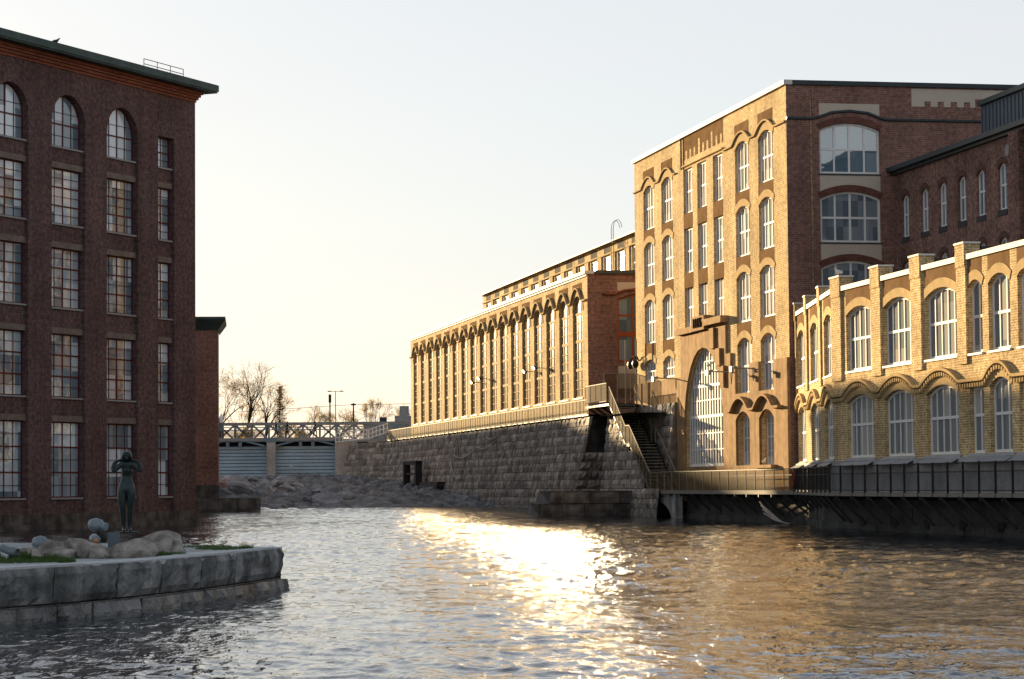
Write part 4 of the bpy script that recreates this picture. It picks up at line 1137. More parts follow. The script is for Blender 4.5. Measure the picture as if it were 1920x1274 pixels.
hang(cat(-34, 6.6, -25.5, 6.8, .75), 'short sagging pale hose close under the gallery deck')
hang(cat(-77, 6.6, -73.5, 6.7, .6), 'small loop of pale hose at the far end of the gallery')

# ------------------------------------------------------------------ intake frame at the foot of the embankment
ik = empty('sluice', FD.p(-61.5, 3.0, 0.3), math.atan2(U[1], U[0]), 'dark steel sluice frame standing at the foot of the granite wall', 'sluice frame')
m = MB().box(-6.2, -5.2, -.3, .3, 0, 4.2).box(1.0, 2.0, -.3, .3, 1.8, 4.2).box(-6.2, 2.0, -.25, .25, 3.85, 4.2).box(-5.2, 1.0, -.15, .15, 2.9, 3.1)
m.put('frame', M['steel_black'], ik)
MB().box(-5.2, 1.2, -0.1, 0.8, -0.6, 2.1).put('gate_leaf', M['steel_black'], ik)
MB().prism([(-12, -.5), (-6.3, -.5), (-6.3, 2.0), (-12, 2.0)], -.05, 0.9).put('dark_slab', M['granite_dark'], ik)  # darker stone slabs on both sides of the sluice frame
MB().prism([(2.1, -.5), (10, -.5), (12.5, 2.2), (2.1, 2.2)], -.0, .9).put('dark_slab', M['granite_dark'], ik)

# ------------------------------------------------------------------ dam with gates and footbridge
DY = 281.0
dm = empty('sluice_dam', (-24, DY, 3), 0, 'dam with blue grey corrugated gates between concrete piers, across the head of the rapids', 'dam')
def dput(mb, name, mat, par=None):
    o = mb.put(name, mat, par or dm); o.location = -dm.location if par is None else (0, 0, 0); return o
def gate(x0, x1):
    b = MB(); n = 9; z0, z1 = 3.2, 6.55
    for i in range(n):
        za, zb = z0 + (z1 - z0) * i / n, z0 + (z1 - z0) * (i + 1) / n
        b.add([(x0, DY + .10, za), (x1, DY + .10, za), (x1, DY - .06, za + .09), (x0, DY - .06, za + .09), (x1, DY - .02, zb), (x0, DY - .02, zb)], [(0, 1, 2, 3), (3, 2, 4, 5)])
    b.box(x0, x1, DY + .12, DY + .3, 2.0, z1)
    dput(b, 'gate', M['gate_blue'])
gate(-44, -34.7); gate(-34.0, -26.7); gate(-25.75, -19.2); gate(-17.0, -15.7); gate(-14.9, -12.5)
for x0, x1, zt in ((-34.75, -33.9, 6.6), (-26.7, -25.75, 7.0), (-19.3, -17.0, 7.0), (-15.7, -14.85, 7.0)):
    dput(MB().box(x0, x1, DY - .9, DY + 1.2, 1.5, zt), 'pier', M['concrete'])
b = MB()
b.box(-46, -18.5, DY - .75, DY + 1.3, 7.15, 7.5)
dput(b, 'footbridge_deck', M['bridge_steel'])
for c in (-30.3, -22.4, -37.5):
    b = MB()
    for sx in (-1, 1): b.bar((c + sx * 1.0, DY - .6, 7.2), (c + sx * 3.4, DY - .6, 6.6), .16, .2)
    for x in (c - .65, c + .7): b.bar((x, DY - .6, 6.55), (x, DY - .6, 7.2), .34, .2)
    b.box(c - 3.4, c + 3.4, DY - .7, DY - .5, 7.05, 7.149)
    dput(b, 'support_truss', M['truss_blue'])
dput(MB().box(-26.9, -25.6, DY - .95, DY - .5, 7.02, 7.5), 'bearing_block', M['truss_blue'])
b = MB(); b.box(-46, -18, DY + .9, DY + 1.2, 6.4, 7.12); dput(b, 'girder', M['steel_black'])
b = MB()
for zz in (8.62, 8.35): b.bar((-46, DY - .7, zz), (-12, DY - .7, zz), .07, .1)
for x in np.arange(-46, -12, 1.6): b.bar((x, DY - .7, 7.5), (x, DY - .7, 8.62), .06, .06)
dput(b, 'footbridge_railing', M['truss_blue'])
b = MB().add([(-46, DY - .68, 7.55), (-27, DY - .68, 7.55), (-27, DY - .68, 8.3), (-46, DY - .68, 8.3)], [(0, 1, 2, 3)])
dput(b, 'railing_mesh', M['perf'])
# white railing climbing from the footbridge to the gallery
def rail_white(a, b, label):
    a, b = Vector(a), Vector(b); z = Vector((0, 0, 1)); m = MB(); L = (b - a).length; k = max(3, int(L / .55))
    for i in range(k + 1):
        p = a.lerp(b, i / k); m.bar(p, p + z * 1.05, .07 if i % 4 else .1, .07)
    for zz in (.12, .58, 1.05): m.bar(a + z * zz, b + z * zz, .09, .1)
    o = m.put('white_railing', M['white']); tag(o, label, 'railing', 'white railings up to the gallery')
G0 = FD.p(-92, 1.3, 7.2)
rail_white((-19.2, DY - .9, 6.85), (-15.6, DY - 4.6, 7.15), 'white railing beside the dam piers, lower of the two ramp railings')
rail_white((-15.4, DY - 4.8, 7.15), (G0.x, G0.y, 7.75), 'white railing on top of the granite wall, reaching the golden gallery')

# ------------------------------------------------------------------ railway bridge, poles, far building, wires
rb = empty('railway_bridge', (-24, 312, 8), 0, 'weathered grey steel lattice railway bridge behind the footbridge', 'railway bridge')
b = MB(); X0, X1, BY = -52, -6, 312.0
for zz in (7.7, 9.75): b.box(X0, X1, BY - .2, BY + .2, zz - .18, zz + .18)
for x in np.arange(X0, X1, 2.05):
    b.bar((x, BY, 7.8), (x + 2.05, BY, 9.7), .16, .22); b.bar((x + 2.05, BY, 7.8), (x, BY, 9.7), .16, .22); b.bar((x, BY, 7.7), (x, BY, 9.7), .24, .2)
o = b.put('lattice_girder', M['bridge_steel'], rb); o.location = -rb.location
b = MB().box(X0, X1, BY + .5, BY + 5, 7.4, 7.7); o = b.put('deck', M['steel_black'], rb); o.location = -rb.location
b = MB().box(-17.2, -5, 316, 318, 9.3, 9.75).box(-17.2, -5, 316, 318, 7.4, 7.9)
for x in np.arange(-17, -6, 1.6): b.bar((x, 316, 7.6), (x + .8, 316, 9.4), .3, .3); b.bar((x + 1.6, 316, 7.6), (x + .8, 316, 9.4), .3, .3)
o = b.put('truss_span', M['truss_blue'], rb); o.location = -rb.location
hs = empty('flat_roofed_building', (-17.5, 372, 8), 0, 'small flat roofed building with a stepped rooftop block beyond the railway bridge', 'building')
MB().box(-4, 9.5, 0, 8, -2, 2.95).put('wall', M['concrete'], hs)
MB().box(-4.2, 9.8, -.2, 8.2, 2.95, 3.2).put('roof', M['attic'], hs)
MB().box(.4, 3.4, 2, 5, 3.2, 4.3).box(1.1, 2.4, 2.2, 4, 4.3, 5.7).put('rooftop_block', M['concrete'], hs)
MB().box(-1.8, -.8, 2, 4, 3.2, 4.1).put('vent_box', M['dark_metal'], hs)
sp = empty('street_lamp', (-21.8, 318, 7.5), 0, 'slender double armed street lamp beyond the railway bridge', 'street lamp')
MB().tube((0, 0, 0), (0, 0, 6.4), .07, .05, 6).put('pole', M['steel_grey'], sp)
MB().bar((-.75, 0, 6.35), (.75, 0, 6.35), .06, .06).put('arm', M['steel_grey'], sp)
for s in (-1, 1): MB().box(s * .75 - .22, s * .75 + .22, -.12, .12, 6.3, 6.42).put('lamp_head', M['steel_black'], sp)
sg = empty('signal_post', (-22.35, 316, 7.5), 0, 'dark railway signal post left of the double street lamp', 'signal post')
MB().tube((0, 0, 0), (0, 0, 5.0), .09, .09, 6).put('pole', M['steel_black'], sg)
MB().box(-.16, .16, -.14, .14, 4.9, 5.9).put('signal_head', M['steel_black'], sg)
cp_ = empty('catenary_mast', (-19.6, 318, 7.5), 0, 'dark railway catenary mast with side brackets right of the street lamp', 'catenary mast')
MB().tube((0, 0, 0), (0, 0, 4.9), .12, .09, 6).put('pole', M['steel_black'], cp_)
m = MB()
for s in (-1, 1): m.bar((0, 0, 2.5), (s * 1.9, 0, 3.4), .05, .05); m.bar((0, 0, 3.9), (s * 1.9, 0, 3.2), .04, .04); m.bar((s * 1.2, 0, 2.6), (s * 2.2, 0, 2.5), .04, .04)
m.box(-.3, .3, -.05, .05, 4.6, 4.8).put('bracket', M['steel_black'], cp_)
m = MB().tube((-34, 318, 11.4), (-19.6, 318, 12.2), .025, None, 4, False).tube((-19.6, 318, 12.2), (-2, 318, 12.3), .025, None, 4, False)
tag(m.put('overhead_wire', M['steel_black']), 'thin overhead railway wire crossing the sky above the bridge', 'wire')
lb = empty('lantern_post', (-31.7, DY, 7.5), 0, 'thick post with a pale lantern on the footbridge by the dark building', 'lantern')
MB().lathe([(.28, 0), (.28, 1.6), (.2, 1.7)], n=10).put('post', M['attic'], lb)
MB().lathe([(.2, 1.7), (.24, 2.3), (.12, 2.5), (.05, 2.7)], n=10).put('lamp_glass', M['white'], lb)

# ------------------------------------------------------------------ people on the footbridge
coat = [plain('navy_clothes', (0.02, 0.025, 0.05), 0.9), plain('black_clothes', (0.015, 0.015, 0.017), 0.9), plain('brown_clothes', (0.035, 0.028, 0.025), 0.9)]
skin_m = plain('skin', (0.42, 0.26, 0.19), 0.6)
hair_m = plain('dark_hair', (0.02, 0.015, 0.012), 0.8)
def person(x, y, z, face, label, mat, stride=.16):
    pts = [(0, 0, .95), (0, 0, 1.15), (0, 0, 1.38), (0, 0, 1.50), (0, .01, 1.62), (0, .01, 1.70),
           (.1, 0, .9), (.1, -stride, .5), (.1, -stride * .8, .08), (.1, -stride - .12, .03), (-.1, 0, .9), (-.1, stride * .7, .5), (-.1, stride * 1.5, .12), (-.1, stride * 1.4 - .1, .03),
           (.19, 0, 1.42), (.24, .06, 1.15), (.22, -.06, .9), (.21, -.1, .82), (-.19, 0, 1.42), (-.24, -.06, 1.15), (-.22, -.14, .92), (-.21, -.18, .84)]
    ed = [(0, 1), (1, 2), (2, 3), (3, 4), (4, 5), (0, 6), (6, 7), (7, 8), (8, 9), (0, 10), (10, 11), (11, 12), (12, 13), (2, 14), (14, 15), (15, 16), (16, 17), (2, 18), (18, 19), (19, 20), (20, 21)]
    ra = [.15, .145, .155, .06, .095, .07, .095, .065, .045, .04, .095, .065, .045, .04, .07, .055, .045, .035, .07, .055, .045, .035]
    me = skin_mesh('body', pts, ed, ra, 2, mat)
    me.materials.append(skin_m)
    for p in me.polygons:
        if p.center.z > 1.52 or (p.center.z < .86 and abs(p.center.x) > .17): p.material_index = 1
    r = put('person', me, None, None, (x, y, z)); r.rotation_euler = (0, 0, face)
    hm = MB().lathe([(.02, 1.75), (.085, 1.72), (.108, 1.65), (.1, 1.57), (.05, 1.54)], (0, .02, 0), 12).mesh('hair', hair_m, True)
    put('hair', hm, None, r)
    tag(r, label, 'person', 'people crossing the footbridge')
person(-25.75, DY + .1, 7.5, 1.4, 'person in dark navy clothes walking on the footbridge, leftmost of the three', coat[0])
person(-24.55, DY + .2, 7.5, -1.5, 'person in a black coat on the footbridge, middle of the three', coat[1])
person(-21.5, DY + .1, 7.5, 1.5, 'person in dark brown clothes on the footbridge, rightmost of the three', coat[2])

# ------------------------------------------------------------------ left quay stub
ql = empty('stone_quay', (-21, 186.5, 0), 0, 'low dark stone quay jutting into the river behind the left mill', 'quay')
qf = Fr((-24.5, 186.0), (1.0, 0.12))
m = block_wall(qf.p, -6, 6.3, [-.6, .55, 1.4], lambda z: 0.0, rnd, 1.0, 1.6, bulge=.04)
m.add([qf.p(-6, 0, 1.38), qf.p(6.3, 0, 1.38), qf.p(6.3, -5, 1.38), qf.p(-6, -5, 1.38)], [(0, 1, 2, 3)]).add([qf.p(6.3, -.0, -.6), qf.p(6.3, -5, -.6), qf.p(6.3, -5, 1.38), qf.p(6.3, -.0, 1.38)], [(0, 1, 2, 3)])
o = m.put('block_wall', M['granite_dark'], ql); o.location = -ql.location
o = MB().box(-60, -25.0, 191, 262, -.5, 1.36).put('left_bank', M['concrete_dark']); o['kind'] = 'structure'
# ------------------------------------------------------------------ ground, banks, rapids bed, water
def sheet(name, pts, z, mat):
    o = MB().add([(x, y, z) for x, y in pts], [tuple(range(len(pts)))]).put(name, mat); o['kind'] = 'structure'; return o
M['earth'] = plain('dry_earth', (0.16, 0.13, 0.09), 0.95, 0.3, 0.3)
M['asphalt'] = plain('yard_asphalt', (0.06, 0.06, 0.06), 0.9, 0.2, 0.3)
sheet('ground', [(-6000, -6000), (6000, -6000), (6000, 9000), (-6000, 9000)], -2.0, M['earth'])
sheet('far_bank', [(-3000, 284.5), (3000, 284.5), (3000, 6000), (-3000, 6000)], 6.6, M['earth'])
sheet('right_bank', [(16.0, 124), (19.5, 90), (33, 10), (600, 10), (600, 180), (9.5, 176)], 1.5, M['asphalt'])
sheet('upper_yard', [(8.0, 178), (600, 178), (600, 284), (-9, 284)], 6.6, M['asphalt'])

def slope_z(Y):
    t = np.clip((Y - 146) / 52.0, 0, 1); return 0.5 * t * t * (3 - 2 * t)
ys = [4.0]
while ys[-1] < 222: ys.append(ys[-1] + min(max(ys[-1] ** 2 / 12000, 0.07), 0.26))
ys = np.array(ys)
t = np.concatenate([np.linspace(-0.9, -0.25, 60)[:-1], np.linspace(-0.25, 0.25, 430), np.linspace(0.25, 0.9, 60)[1:]])
Yg, Tg = np.meshgrid(ys, t, indexing='ij'); Xg = Yg * Tg + 0.0
ang = 0.12
xr = Xg * math.cos(ang) + Yg * math.sin(ang); yr = -Xg * math.sin(ang) + Yg * math.cos(ang)
amp = 0.6 + 0.9 * (fbm(xr / 14, yr / 22, 2) + 0.4)
hgt = 0.10 * fbm(xr / 4.5 + 3, yr / 5.5, 2) + 0.085 * fbm(xr / 1.5, yr / 2.4, 2) + 0.075 * fbm(xr / 0.5, yr / 1.05 + 7, 3)
rid = 1 - np.abs(2.2 * fbm(xr / 1.5 + 40, yr / 1.5, 3)); hgt = hgt + 0.045 * np.clip((rid - 0.62) / 0.38, 0, 1) ** 1.5
rid2 = 1 - np.abs(2.2 * fbm(xr / 0.7 + 11, yr / 0.9 + 5, 2)); hgt = hgt + 0.026 * np.clip((rid2 - 0.6) / 0.4, 0, 1) ** 1.5
Zg = slope_z(Yg) + hgt * np.clip(amp, 0.25, 1.9) * 0.57
o = put('river', grid_mesh('river', Xg, Yg, Zg, M['water'])); o['kind'] = 'structure'

xs = np.linspace(-32, 2, 210); yy = np.concatenate([np.arange(187, 225, 0.35), np.arange(225, 283, 0.6)])
Yr, Xr = np.meshgrid(yy, xs, indexing='ij')
base = -0.25 + np.clip((Yr - 190) / 92, 0, 1) * 2.75 + 0.55 * np.clip((Yr - 198) / 14, 0, 1)
rg = 1 - np.abs(2.2 * fbm(Xr / 5.5 + .05 * Yr, Yr / 4.2 - .25 * Xr, 5, 0.55))
bl = np.abs(vnoise(Xr * 0.9 + Yr * .25, Yr * 0.55)) * 1.2
rough = np.clip((Yr - 193) / 25, 0.25, 1)
Zr = base + rough * (0.75 * (rg - 0.45) + 0.5 * (bl - .25)) + 0.25 * fbm(Xr / 14, Yr / 10, 2)
Zr += np.clip((-17.5 - Xr) / 3, 0, 1) * np.clip((206 - Yr) / 8, 0, 1) * -1.5
o = put('rocky_riverbed', grid_mesh('rocky_riverbed', Xr, Yr, Zr, M['rock'], smooth=False)); o['kind'] = 'structure'

# ------------------------------------------------------------------ boulders
def ico(sub=3):
    import bmesh
    bm = bmesh.new(); bmesh.ops.create_icosphere(bm, subdivisions=sub, radius=1.0)
    v = np.array([q.co[:] for q in bm.verts]); f = [tuple(q.index for q in p.verts) for p in bm.faces]; bm.free(); return v, f
ICO = ico(3); ICO4 = ico(4)
def boulder_mesh(seed, sx, sy, sz, mat, sub=ICO, ang=0.25):
    v, f = sub; r = np.random.RandomState(seed)
    d = np.ones(len(v))
    for k in range(12):                                    # planar facets
        n = r.randn(3); n /= np.linalg.norm(n); c = r.uniform(0.48, 0.85); dp = v @ n
        d = np.where(dp * d > c, c / np.maximum(dp, 1e-3), d)
    d *= 1 + 0.10 * fbm(v[:, 0] * 2 + seed, v[:, 1] * 2 + v[:, 2] * 2.3, 4)
    p = v * d[:, None] * np.array([sx, sy, sz]) * 1.15
    me = bpy.data.meshes.new('boulder'); me.from_pydata([tuple(q) for q in p], [], f); me.materials.append(mat)
    me.polygons.foreach_set('use_smooth', [False] * len(me.polygons)); me.update(); return me
rr_ = random.Random(5)
protos = [boulder_mesh(100 + i, 1.0, 0.8, 0.6, M['rock']) for i in range(5)]
def zrock(x, y):
    i = np.argmin(abs(yy - y)); j = np.argmin(abs(xs - x)); return float(Zr[i, j])
bspots = []
for i in range(80):
    y = rr_.uniform(197, 268); x = rr_.uniform(-0.125 * y + 1, -0.075 * y + 3 - (y - 200) * 0.11); bspots.append((x, y))
def bl_label(x, y, s):
    far = 'high up the rapids' if y > 243 else 'halfway up the rapids' if y > 221 else 'near the water edge'
    side = 'beside the granite wall' if x > -0.062 * y else 'on the dark building side' if x < -0.1 * y else 'in the middle of the rock field'
    return far, side
seen = {}
for i, (x, y) in enumerate(bspots):
    s = rr_.choice((0.4, 0.5, 0.6, 0.8, 1.0, 1.5)) * rr_.uniform(.8, 1.2)
    o = put('river_boulder', protos[i % 5], None, None, (x, y, zrock(x, y) + 0.1 * s)); o.scale = (s, s, s * rr_.uniform(.7, 1.1)); o.rotation_euler = (rr_.uniform(-.3, .3), rr_.uniform(-.3, .3), rr_.uniform(0, 6.3))
    far, side = bl_label(x, y, s)
    tag(o, 'grey riverbed boulder %s, %s' % (far, side), 'boulder', 'boulders of the riverbed, %s, %s' % (far, side))

# ------------------------------------------------------------------ island with statue
ISL = [(-14.0, 36.0), (-10.4, 39.6), (-8.45, 42.0), (-7.55, 43.9), (-6.75, 46.1), (-5.83, 50.2), (-5.0, 55.6)]
BACK = [(-5.25, 56.4), (-6.6, 58.2), (-8.6, 61.2), (-13, 63.5), (-20, 62), (-22, 44)]
isl = empty('island_quay', (-8, 50, 0), 0, 'stone walled island point in the left foreground, big weathered granite blocks above the water', 'island quay')
def iput(mb, name, mat, smooth=False):
    o = mb.put(name, mat, isl, smooth=smooth); o.location = -isl.location; return o
class Poly:
    def __init__(s, pts):
        s.p = [Vector((x, y, 0)) for x, y in pts]; s.l = [0]
        for a, b in zip(s.p, s.p[1:]): s.l.append(s.l[-1] + (b - a).length)
        # smooth normals
        s.n = []
        for i in range(len(s.p)):
            d = (s.p[min(i + 1, len(s.p) - 1)] - s.p[max(0, i - 1)]).normalized(); s.n.append(Vector((d.y, -d.x, 0)))
    def at(s, t, off, z):
        t = min(max(t, 0), s.l[-1] - 1e-6)
        for i in range(len(s.p) - 1):
            if t <= s.l[i + 1]:
                k = (t - s.l[i]) / (s.l[i + 1] - s.l[i])
                return s.p[i].lerp(s.p[i + 1], k) + s.n[i].lerp(s.n[i + 1], k) * off + Vector((0, 0, z))
pl_ = Poly(ISL)
ri = random.Random(21)
iput(block_wall(pl_.at, 0, pl_.l[-1], [0.26, 0.90], lambda z: 0.0, ri, 1.3, 2.6, bulge=0.06, nx=10, nz=5), 'upper_course', M['granite_island'])
iput(block_wall(pl_.at, 0, pl_.l[-1], [-0.45, 0.25], lambda z: 0.07 - z * 0.05, ri, 1.0, 2.2, bulge=0.09, nx=8, nz=4), 'lower_course', M['granite_wet'])
m = MB(); bkp = [(ISL[-1])] + BACK
for a, b in zip(bkp, bkp[1:]): m.add([(a[0], a[1], -.45), (b[0], b[1], -.45), (b[0], b[1], .86), (a[0], a[1], .86)], [(0, 1, 2, 3)])
iput(m, 'back_wall', M['granite_wet'])
top = [(pl_.at(q, -0.03, 0).x, pl_.at(q, -0.03, 0).y) for q in np.linspace(0, pl_.l[-1], 24)] + BACK
iput(MB().add([(x, y, 0.885) for x, y in top], [tuple(range(len(top)))]), 'top_slab', plain('island_top_slabs', (0.30, 0.31, 0.31), 0.8, 0.25, 1.2, bump=0.01))
# coping strip of pale slabs along the edge
m = MB(); q = 0.0
while q < pl_.l[-1] - .3:
    e = min(q + ri.uniform(1.3, 2.4), pl_.l[-1])
    P = [pl_.at(q + .012, 0.03, .0), pl_.at(e - .012, 0.03, .0), pl_.at(e - .012, -.62, 0), pl_.at(q + .012, -.62, 0)]
    zt = .905 + ri.uniform(-.006, .012); m.add([p + Vector((0, 0, zt)) for p in P] + [p + Vector((0, 0, .8)) for p in P], [(0, 1, 2, 3), (0, 4, 5, 1), (1, 5, 6, 2), (3, 2, 6, 7), (0, 3, 7, 4)]); q = e
iput(m, 'coping_slabs', plain('pale_coping_slabs', (0.40, 0.42, 0.43), 0.75, 0.12, 1.5, bump=0.006))
# boulders on the island
def ib(x, y, z, sx, sy, sz, seed, rz, label):
    o = put('boulder', boulder_mesh(seed, sx, sy, sz, M['boulder'], ICO4), None, None, (x, y, z)); o.rotation_euler = (0, 0, rz); tag(o, label, 'boulder', 'boulders on the island'); return o
ib(-8.10, 48.9, 1.02, .40, .40, .30, 1, .2, 'upright pale boulder left of the grey steel plate, with a white lit face')
ib(-7.28, 48.7, 1.00, .50, .40, .27, 2, -.2, 'broad striped boulder in front of the statue, leaning over the paving')
ib(-7.42, 53.3, 1.00, .62, .45, .30, 3, .1, 'large rounded boulder carrying the bronze statue')
ib(-7.05, 51.6, .98, .36, .36, .26, 8, .3, 'rounded boulder right behind the striped boulder')
ib(-6.72, 51.6, .95, .24, .3, .19, 4, 0, 'small flat boulder at the right end of the boulder group')
ib(-8.72, 49.6, 1.0, .36, .30, .20, 5, .6, 'long low brown boulder behind the upright pale boulder')
ib(-8.50, 48.6, .95, .30, .26, .15, 9, .4, 'small slanting slab boulder left of the upright pale boulder')
ib(-8.98, 48.0, .96, .30, .25, .17, 6, 0, 'low flat boulder next to the black floodlight tube, leftmost on the island')
ib(-7.72, 48.3, .97, .24, .22, .17, 7, 0, 'small brown boulder between the upright and the striped boulder')
ib(-8.9, 50.6, .98, .26, .24, .16, 10, 0, 'low brown boulder under the barrel floodlight')
# grass
gv = MB(); rg_ = random.Random(9)
def tuft(cx, cy, rx, ry, n, hh):
    for _ in range(n):
        a = rg_.random() * 2 * PI; r = math.sqrt(rg_.random()); x = cx + rx * r * math.cos(a); y = cy + ry * r * math.sin(a)
        h = hh * rg_.uniform(.4, 1.1); b = rg_.random() * 6.3; w_ = .006 + .006 * rg_.random(); dx, dy = math.cos(b) * w_, math.sin(b) * w_; lx, ly = rg_.uniform(-.5, .5) * h, rg_.uniform(-.5, .5) * h
        gv.add([(x - dx, y - dy, .89), (x + dx, y + dy, .89), (x + lx, y + ly, .89 + h)], [(0, 1, 2)])
tuft(-9.2, 46.6, 1.2, 1.1, 2600, .10); tuft(-9.5, 46.9, .25, .2, 300, .20); tuft(-8.3, 46.5, .14, .12, 160, .17); tuft(-6.9, 49.6, .2, .15, 200, .13); tuft(-5.6, 54.2, .15, .3, 160, .14); tuft(-10.2, 46.2, .3, .3, 300, .16); tuft(-8.6, 46.9, .5, .3, 900, .09); tuft(-8.75, 46.4, .1, .12, 240, .24); tuft(-7.95, 46.0, .16, .3, 320, .10)
tuft(-6.65, 50.2, .3, .35, 550, .07); tuft(-5.9, 53.6, .32, .8, 900, .06); tuft(-6.3, 55.2, .5, 1.0, 700, .05); tuft(-6.8, 57.0, .6, .8, 500, .05); tuft(-10.5, 44.4, 1.6, 1.6, 1800, .09)
o = gv.put('grass', M['grass']); o['kind'] = 'stuff'; o['label'] = 'short green grass growing between the slabs of the island'
# moss on the front wall joint
# floodlights on the island
def cyl(mb, p, q, prof):
    p, q = Vector(p), Vector(q); d = q - p; L = d.length; Mx = d.to_track_quat('Z', 'Y').to_matrix()
    mb.lathe([(r, z * L) for r, z in prof], p, 16, Mx); return mb
f1 = empty('floodlight', (-9.2, 47.3, .9), 0, 'black tubular floodlight lying on its cradle at the left end of the island', 'floodlight', 'floodlights on the island')
def fput(mb, name, mat, f): o = mb.put(name, mat, f, smooth=True); o.location = -f.location; return o
fput(cyl(MB(), (-9.36, 47.3, 1.13), (-9.06, 47.2, 1.02), [(.055, 0), (.075, .02), (.075, .6), (.095, .62), (.10, 1.0), (.085, 1.0), (.08, .9)]), 'housing', M['floodlight'], f1)
fput(MB().box(-9.17, -8.97, 47.12, 47.3, .9, 1.0).bar((-9.2, 47.25, .9), (-9.2, 47.25, 1.06), .03), 'cradle', M['steel_black'], f1)
f2 = empty('floodlight', (-9.15, 50.2, .9), 0, 'squat grey barrel floodlight behind the brown boulders', 'floodlight', 'floodlights on the island')
fput(cyl(MB(), (-9.32, 50.3, 1.16), (-8.98, 50.15, 1.13), [(.05, 0), (.10, .04), (.14, .35), (.13, .6), (.07, .78), (.065, .8), (.085, .82), (.085, 1), (.06, 1)]), 'housing', M['floodlight'], f2)
fput(MB().box(-9.19, -9.11, 50.15, 50.25, .9, 1.05), 'stand', M['steel_black'], f2)
f3 = empty('floodlight', (-8.08, 50.4, .9), 0, 'grey barrel floodlight raised on a jointed stand left of the statue', 'floodlight', 'floodlights on the island')
fput(cyl(MB(), (-8.26, 50.5, 1.50), (-7.92, 50.3, 1.44), [(.05, 0), (.10, .04), (.14, .3), (.13, .6), (.07, .76), (.06, .8), (.085, .82), (.085, 1), (.06, 1)]), 'housing', M['floodlight'], f3)
b = MB().bar((-8.08, 50.4, .9), (-8.08, 50.4, 1.36), .05); cyl(b, (-8.2, 50.3, 1.24), (-7.9, 50.25, 1.22), [(.06, 0), (.085, .1), (.085, .9), (.06, 1)]); fput(b, 'stand', M['steel_black'], f3)
b = MB(); cyl(b, (-8.0, 49.2, 1.28), (-7.9, 48.95, 1.20), [(.03, 0), (.085, .3), (.10, .9), (.09, 1.0)])
f4 = empty('floodlight', (-7.95, 49.1, .9), 0, 'small added housing whose painted orange disc stands for a glowing spot between the boulders', 'floodlight', 'floodlights on the island')
fput(b, 'housing', M['floodlight'], f4)
b = MB(); cyl(b, (-7.9, 48.95, 1.2), (-7.896, 48.94, 1.1965), [(.05, 0), (.046, 1.0)]); fput(b, 'lens', plain('orange_spot', (0.5, 0.2, 0.08), 0.25, 0.5, 30), f4)  # orange patch of light put into the colour of a small disc
fput(MB().bar((-7.97, 49.1, .9), (-7.97, 49.1, 1.2), .03), 'stand', M['steel_black'], f4)
pt = MB().box(-.115, .115, -.02, .02, 0, .42).box(-.115, .115, -.05, .05, 0, .03)
o = pt.put('steel_plate', M['attic']); o.location = (-7.66, 49.6, .93); o.rotation_euler = (0, 0, .15); tag(o, 'upright dark grey steel plate between the boulders beside the statue', 'plate')
# ------------------------------------------------------------------ statue
def statue():
    P = [(0, .0, .93), (0, .005, 1.05), (0, .0, 1.17), (0, -.015, 1.27), (0, 0, 1.37), (.0, -.03, 1.44), (0, -.065, 1.52), (0, -.07, 1.60),       # 0-7 spine, head bowed
         (.085, 0, .86), (.085, -.01, .68), (.07, -.015, .48), (.065, .02, .32), (.05, .03, .09), (.065, -.04, .03), (.085, -.15, .015),          # 8-14 right leg (viewer's right)
         (-.095, 0, .87), (-.10, -.01, .68), (-.085, -.03, .48), (-.075, .01, .32), (-.06, .02, .09), (-.06, -.05, .03), (-.05, -.16, .015),      # 15-21
         (.125, .0, 1.365), (.205, -.03, 1.29), (.27, -.05, 1.225), (.285, -.02, 1.31), (.25, .0, 1.42), (.17, .02, 1.455), (.11, .035, 1.46),      # 22-28 arm
         (-.125, .0, 1.365), (-.205, -.03, 1.29), (-.27, -.05, 1.22), (-.285, -.02, 1.31), (-.25, .0, 1.42), (-.17, .02, 1.46), (-.11, .035, 1.47), # 29-35
         (.06, -.10, 1.245), (-.06, -.10, 1.245)]                                                                                                # breasts
    E = [(0, 1), (1, 2), (2, 3), (3, 4), (4, 5), (5, 6), (6, 7), (0, 8), (8, 9), (9, 10), (10, 11), (11, 12), (12, 13), (13, 14), (0, 15), (15, 16), (16, 17), (17, 18), (18, 19), (19, 20), (20, 21),
         (4, 22), (22, 23), (23, 24), (24, 25), (25, 26), (26, 27), (27, 28), (4, 29), (29, 30), (30, 31), (31, 32), (32, 33), (33, 34), (34, 35), (3, 36), (3, 37)]
    Rd = [(.155, .125), (.125, .10), (.11, .09), (.135, .105), (.10, .07), .052, .085, .065, .115, .105, .066, .068, .040, .038, .028, .115, .107, .068, .070, .042, .038, .028,
          .068, .056, .046, .048, .040, .030, .032, .068, .056, .046, .048, .040, .030, .032, .07, .07]
    for sgn, hand in ((1, 28), (-1, 35)):                     # five fingers each, buried in the hair behind the head
        hx, hy, hz = P[hand]
        for k in range(5):
            i = len(P); L = (.05, .065, .07, .066, .052)[k]
            P.append((hx - sgn * .02, hy + .012 * (k - 2), hz + .012 * (2 - k))); P.append((hx - sgn * (.02 + L), hy + .014 * (k - 2) + .006, hz + .014 * (2 - k) + .01))
            E += [(hand, i), (i, i + 1)]; Rd += [.010, .008]
    return skin_mesh('body', P, E, Rd, 2, M['bronze'])
SX, SY, SZ = -7.98, 53.4, 1.30
stt = put('statue', statue(), None, None, (SX, SY, SZ)); stt.rotation_euler = (0, 0, .12)
tag(stt, 'dark bronze statue of a standing nude woman with bowed head and hands behind her head', 'statue')
hb = MB()
v, f = ICO
hp = v * np.array([.118, .125, .125]) * (1 + .03 * fbm(v[:, 0] * 9, v[:, 2] * 2, 2))[:, None] + np.array([0, -.03, 1.535])
